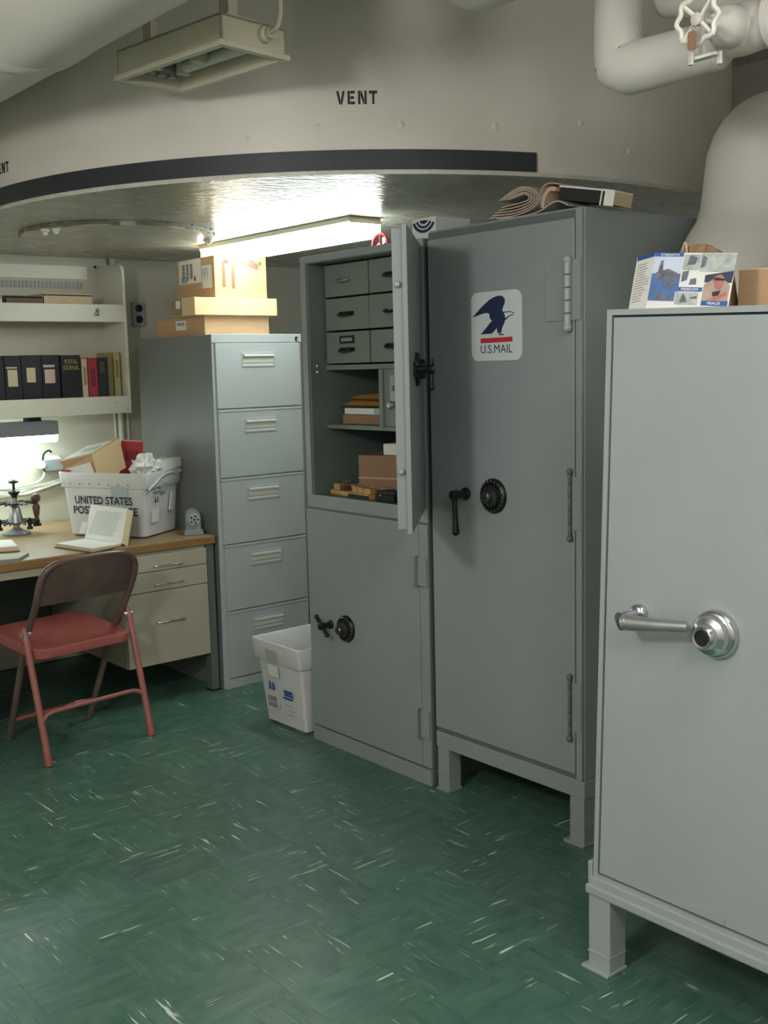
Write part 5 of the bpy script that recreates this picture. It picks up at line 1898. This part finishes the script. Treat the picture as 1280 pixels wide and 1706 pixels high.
o1 = [(x, y, seatz(y) - .034) for x, y in seat]
o2 = [(x, y, seatz(y) - .006) for x, y in seat]
o3 = [(x, y, seatz(y)) for x, y in shrink(seat, .975)]
o4 = [(x, y, seatz(y) - .001) for x, y in shrink(seat, .85)]
o5 = [(x, y, seatz(y) - .006) for x, y in shrink(seat, .78)]
i1 = [(x, y, seatz(y) - .034) for x, y in shrink(seat, .985)]
i2 = [(x, y, seatz(y) - .012) for x, y in shrink(seat, .98)]
loft(bm, [i2, i1, o1, o2, o3, o4, o5], capa=True, capb=True)
part('seat', bm, RED, ch, local=True, smooth=True)
for s in (-1, 1):
    bm = new()
    tube(bm, [(s * W2, 0, .004), (s * W2, .010, .05), (s * W2 * 1.0, .105, .44), (s * W2, .120, .488), (s * W2 * .985, .122, .497)], [.0125, .0125, .0125, .0125, .009], 12)
    lg = part('rear_leg', bm, REDL, ch, local=True, smooth=True)
    bm = new(); lathe(bm, (s * W2, 0, .0005), (0, .24, .97), [(.015, 0), (.0155, .01), (.014, .05)], 12); part('foot_cap', bm, RED, lg, local=True, smooth=True)
    bm = new(); lathe(bm, (s * W2 * .90, .118, .472), (s, 0, 0), [(.012, 0), (.013, .02), (.013, .036), (.007, .04)], 12); part('pivot', bm, STEEL, lg, local=True, smooth=True)
bm = new()
tube(bm, smoothpath([(-W2, .030, .135), (-W2 * .96, .036, .165), (-W2 * .82, .040, .183), (-W2 * .5, .040, .186), (W2 * .5, .040, .186), (W2 * .82, .040, .183), (W2 * .96, .036, .165), (W2, .030, .135)], 5), .0085, 10)
part('rear_stretcher', bm, REDL, ch, local=True, smooth=True)
bm = new(); tube(bm, [(-W2 * .81, .345, .09), (W2 * .81, .345, .09)], .009, 10); part('front_stretcher', bm, RED, ch, local=True, smooth=True)
bm = new(); tube(bm, [(.09, .345, .09), (.13, .345, .09)], .013, 10); part('stretcher_highlight', bm, REDL, ch, local=True, smooth=True)  # pinker tube stands in for a highlight on the front stretcher

# =================================================================== WHITE TUB ON THE FLOOR
fq0 = [Vector(p) for p in ((2.368, 3.655), (2.372, 3.392), (2.70, 3.40), (2.70, 3.665))]
fq1 = [Vector(p) for p in ((2.322, 3.692), (2.320, 3.356), (2.76, 3.362), (2.76, 3.700))]
ft = thing('mail_tub', 'empty white mail tub on the floor between the file cabinet and the open safe', 'tub', (2.53, 3.53, 0))
part('tub_body', tub_shell(fq0, fq1, .002, .352, .085, rad=.014, flare=.010), PLAST, ft, smooth=True)
a0, b0, a1, b1 = V3(fq0[0], 0), V3(fq0[1], 0), V3(fq1[0], .352), V3(fq1[1], .352)
bm = new(); prism(bm, rrect(.07, .05, .004), Matrix.Identity(4), .0005); part('paper_label', facemap(bm, a0, b0, a1, b1, .40, .66, 0, -.0015 + .003), PAPER, ft)
bm = new(); prism(bm, rrect(.075, .045, .004), Matrix.Identity(4), .001); part('hand_hold', facemap(bm, a0, b0, a1, b1, .42, .85, 0, .0045), PLASTB, ft)
bm = new()
prism(bm, [(-.045, 0), (-.035, .004), (.020, .004), (.024, .0), (.02, -.004), (-.04, -.004)], Matrix.Identity(4), .0004)
bars(bm, Matrix.Identity(4), .06, .028, 2, 3, .8, 5, 0, .0005, 0, .022)
part('blue_print', facemap(bm, a0, b0, a1, b1, .68, .375, 0, .002), BLUEP, ft, kind='stuff')
bm = new()
for k in range(3):
    bars(bm, Matrix.Identity(4), .065, .005, 1, 7, .8, 50 + k, .3, .0004, 0, -.01 - .02 * k)
part('small_print', facemap(bm, a0, b0, a1, b1, .68, .32, 0, .002), PLASTB, ft, kind='stuff')
bm = new()
for x in (-.018, .006):
    prism(bm, [(x, -.02), (x + .018, -.014), (x + .014, .018), (x + .006, .016), (x + .005, -.006)], Matrix.Identity(4), .0005)
part('blue_print', facemap(bm, a0, b0, a1, b1, .28, .47, 0, .002), BLUEP, ft, kind='stuff')
bm = new()
tube(bm, [(-.04, -.03, 0), (.03, -.03, 0), (.045, .0, 0), (.035, .03, 0), (-.04, .03, 0)], .003, 6, closed=True)
cd = part('card_holder', facemap(bm, a0, b0, a1, b1, .27, .27, 0, .004), PLAST, ft)
bm = new(); prism(bm, [(-.03, -.022), (.02, -.022), (.02, -.004), (-.03, -.002)], Matrix.Identity(4), .001); prism(bm, [(-.03, .004), (.02, .004), (.02, .022), (-.03, .022)], Matrix.Identity(4), .001)
part('card', facemap(bm, a0, b0, a1, b1, .27, .27, 0, .001), GREYINK, cd)
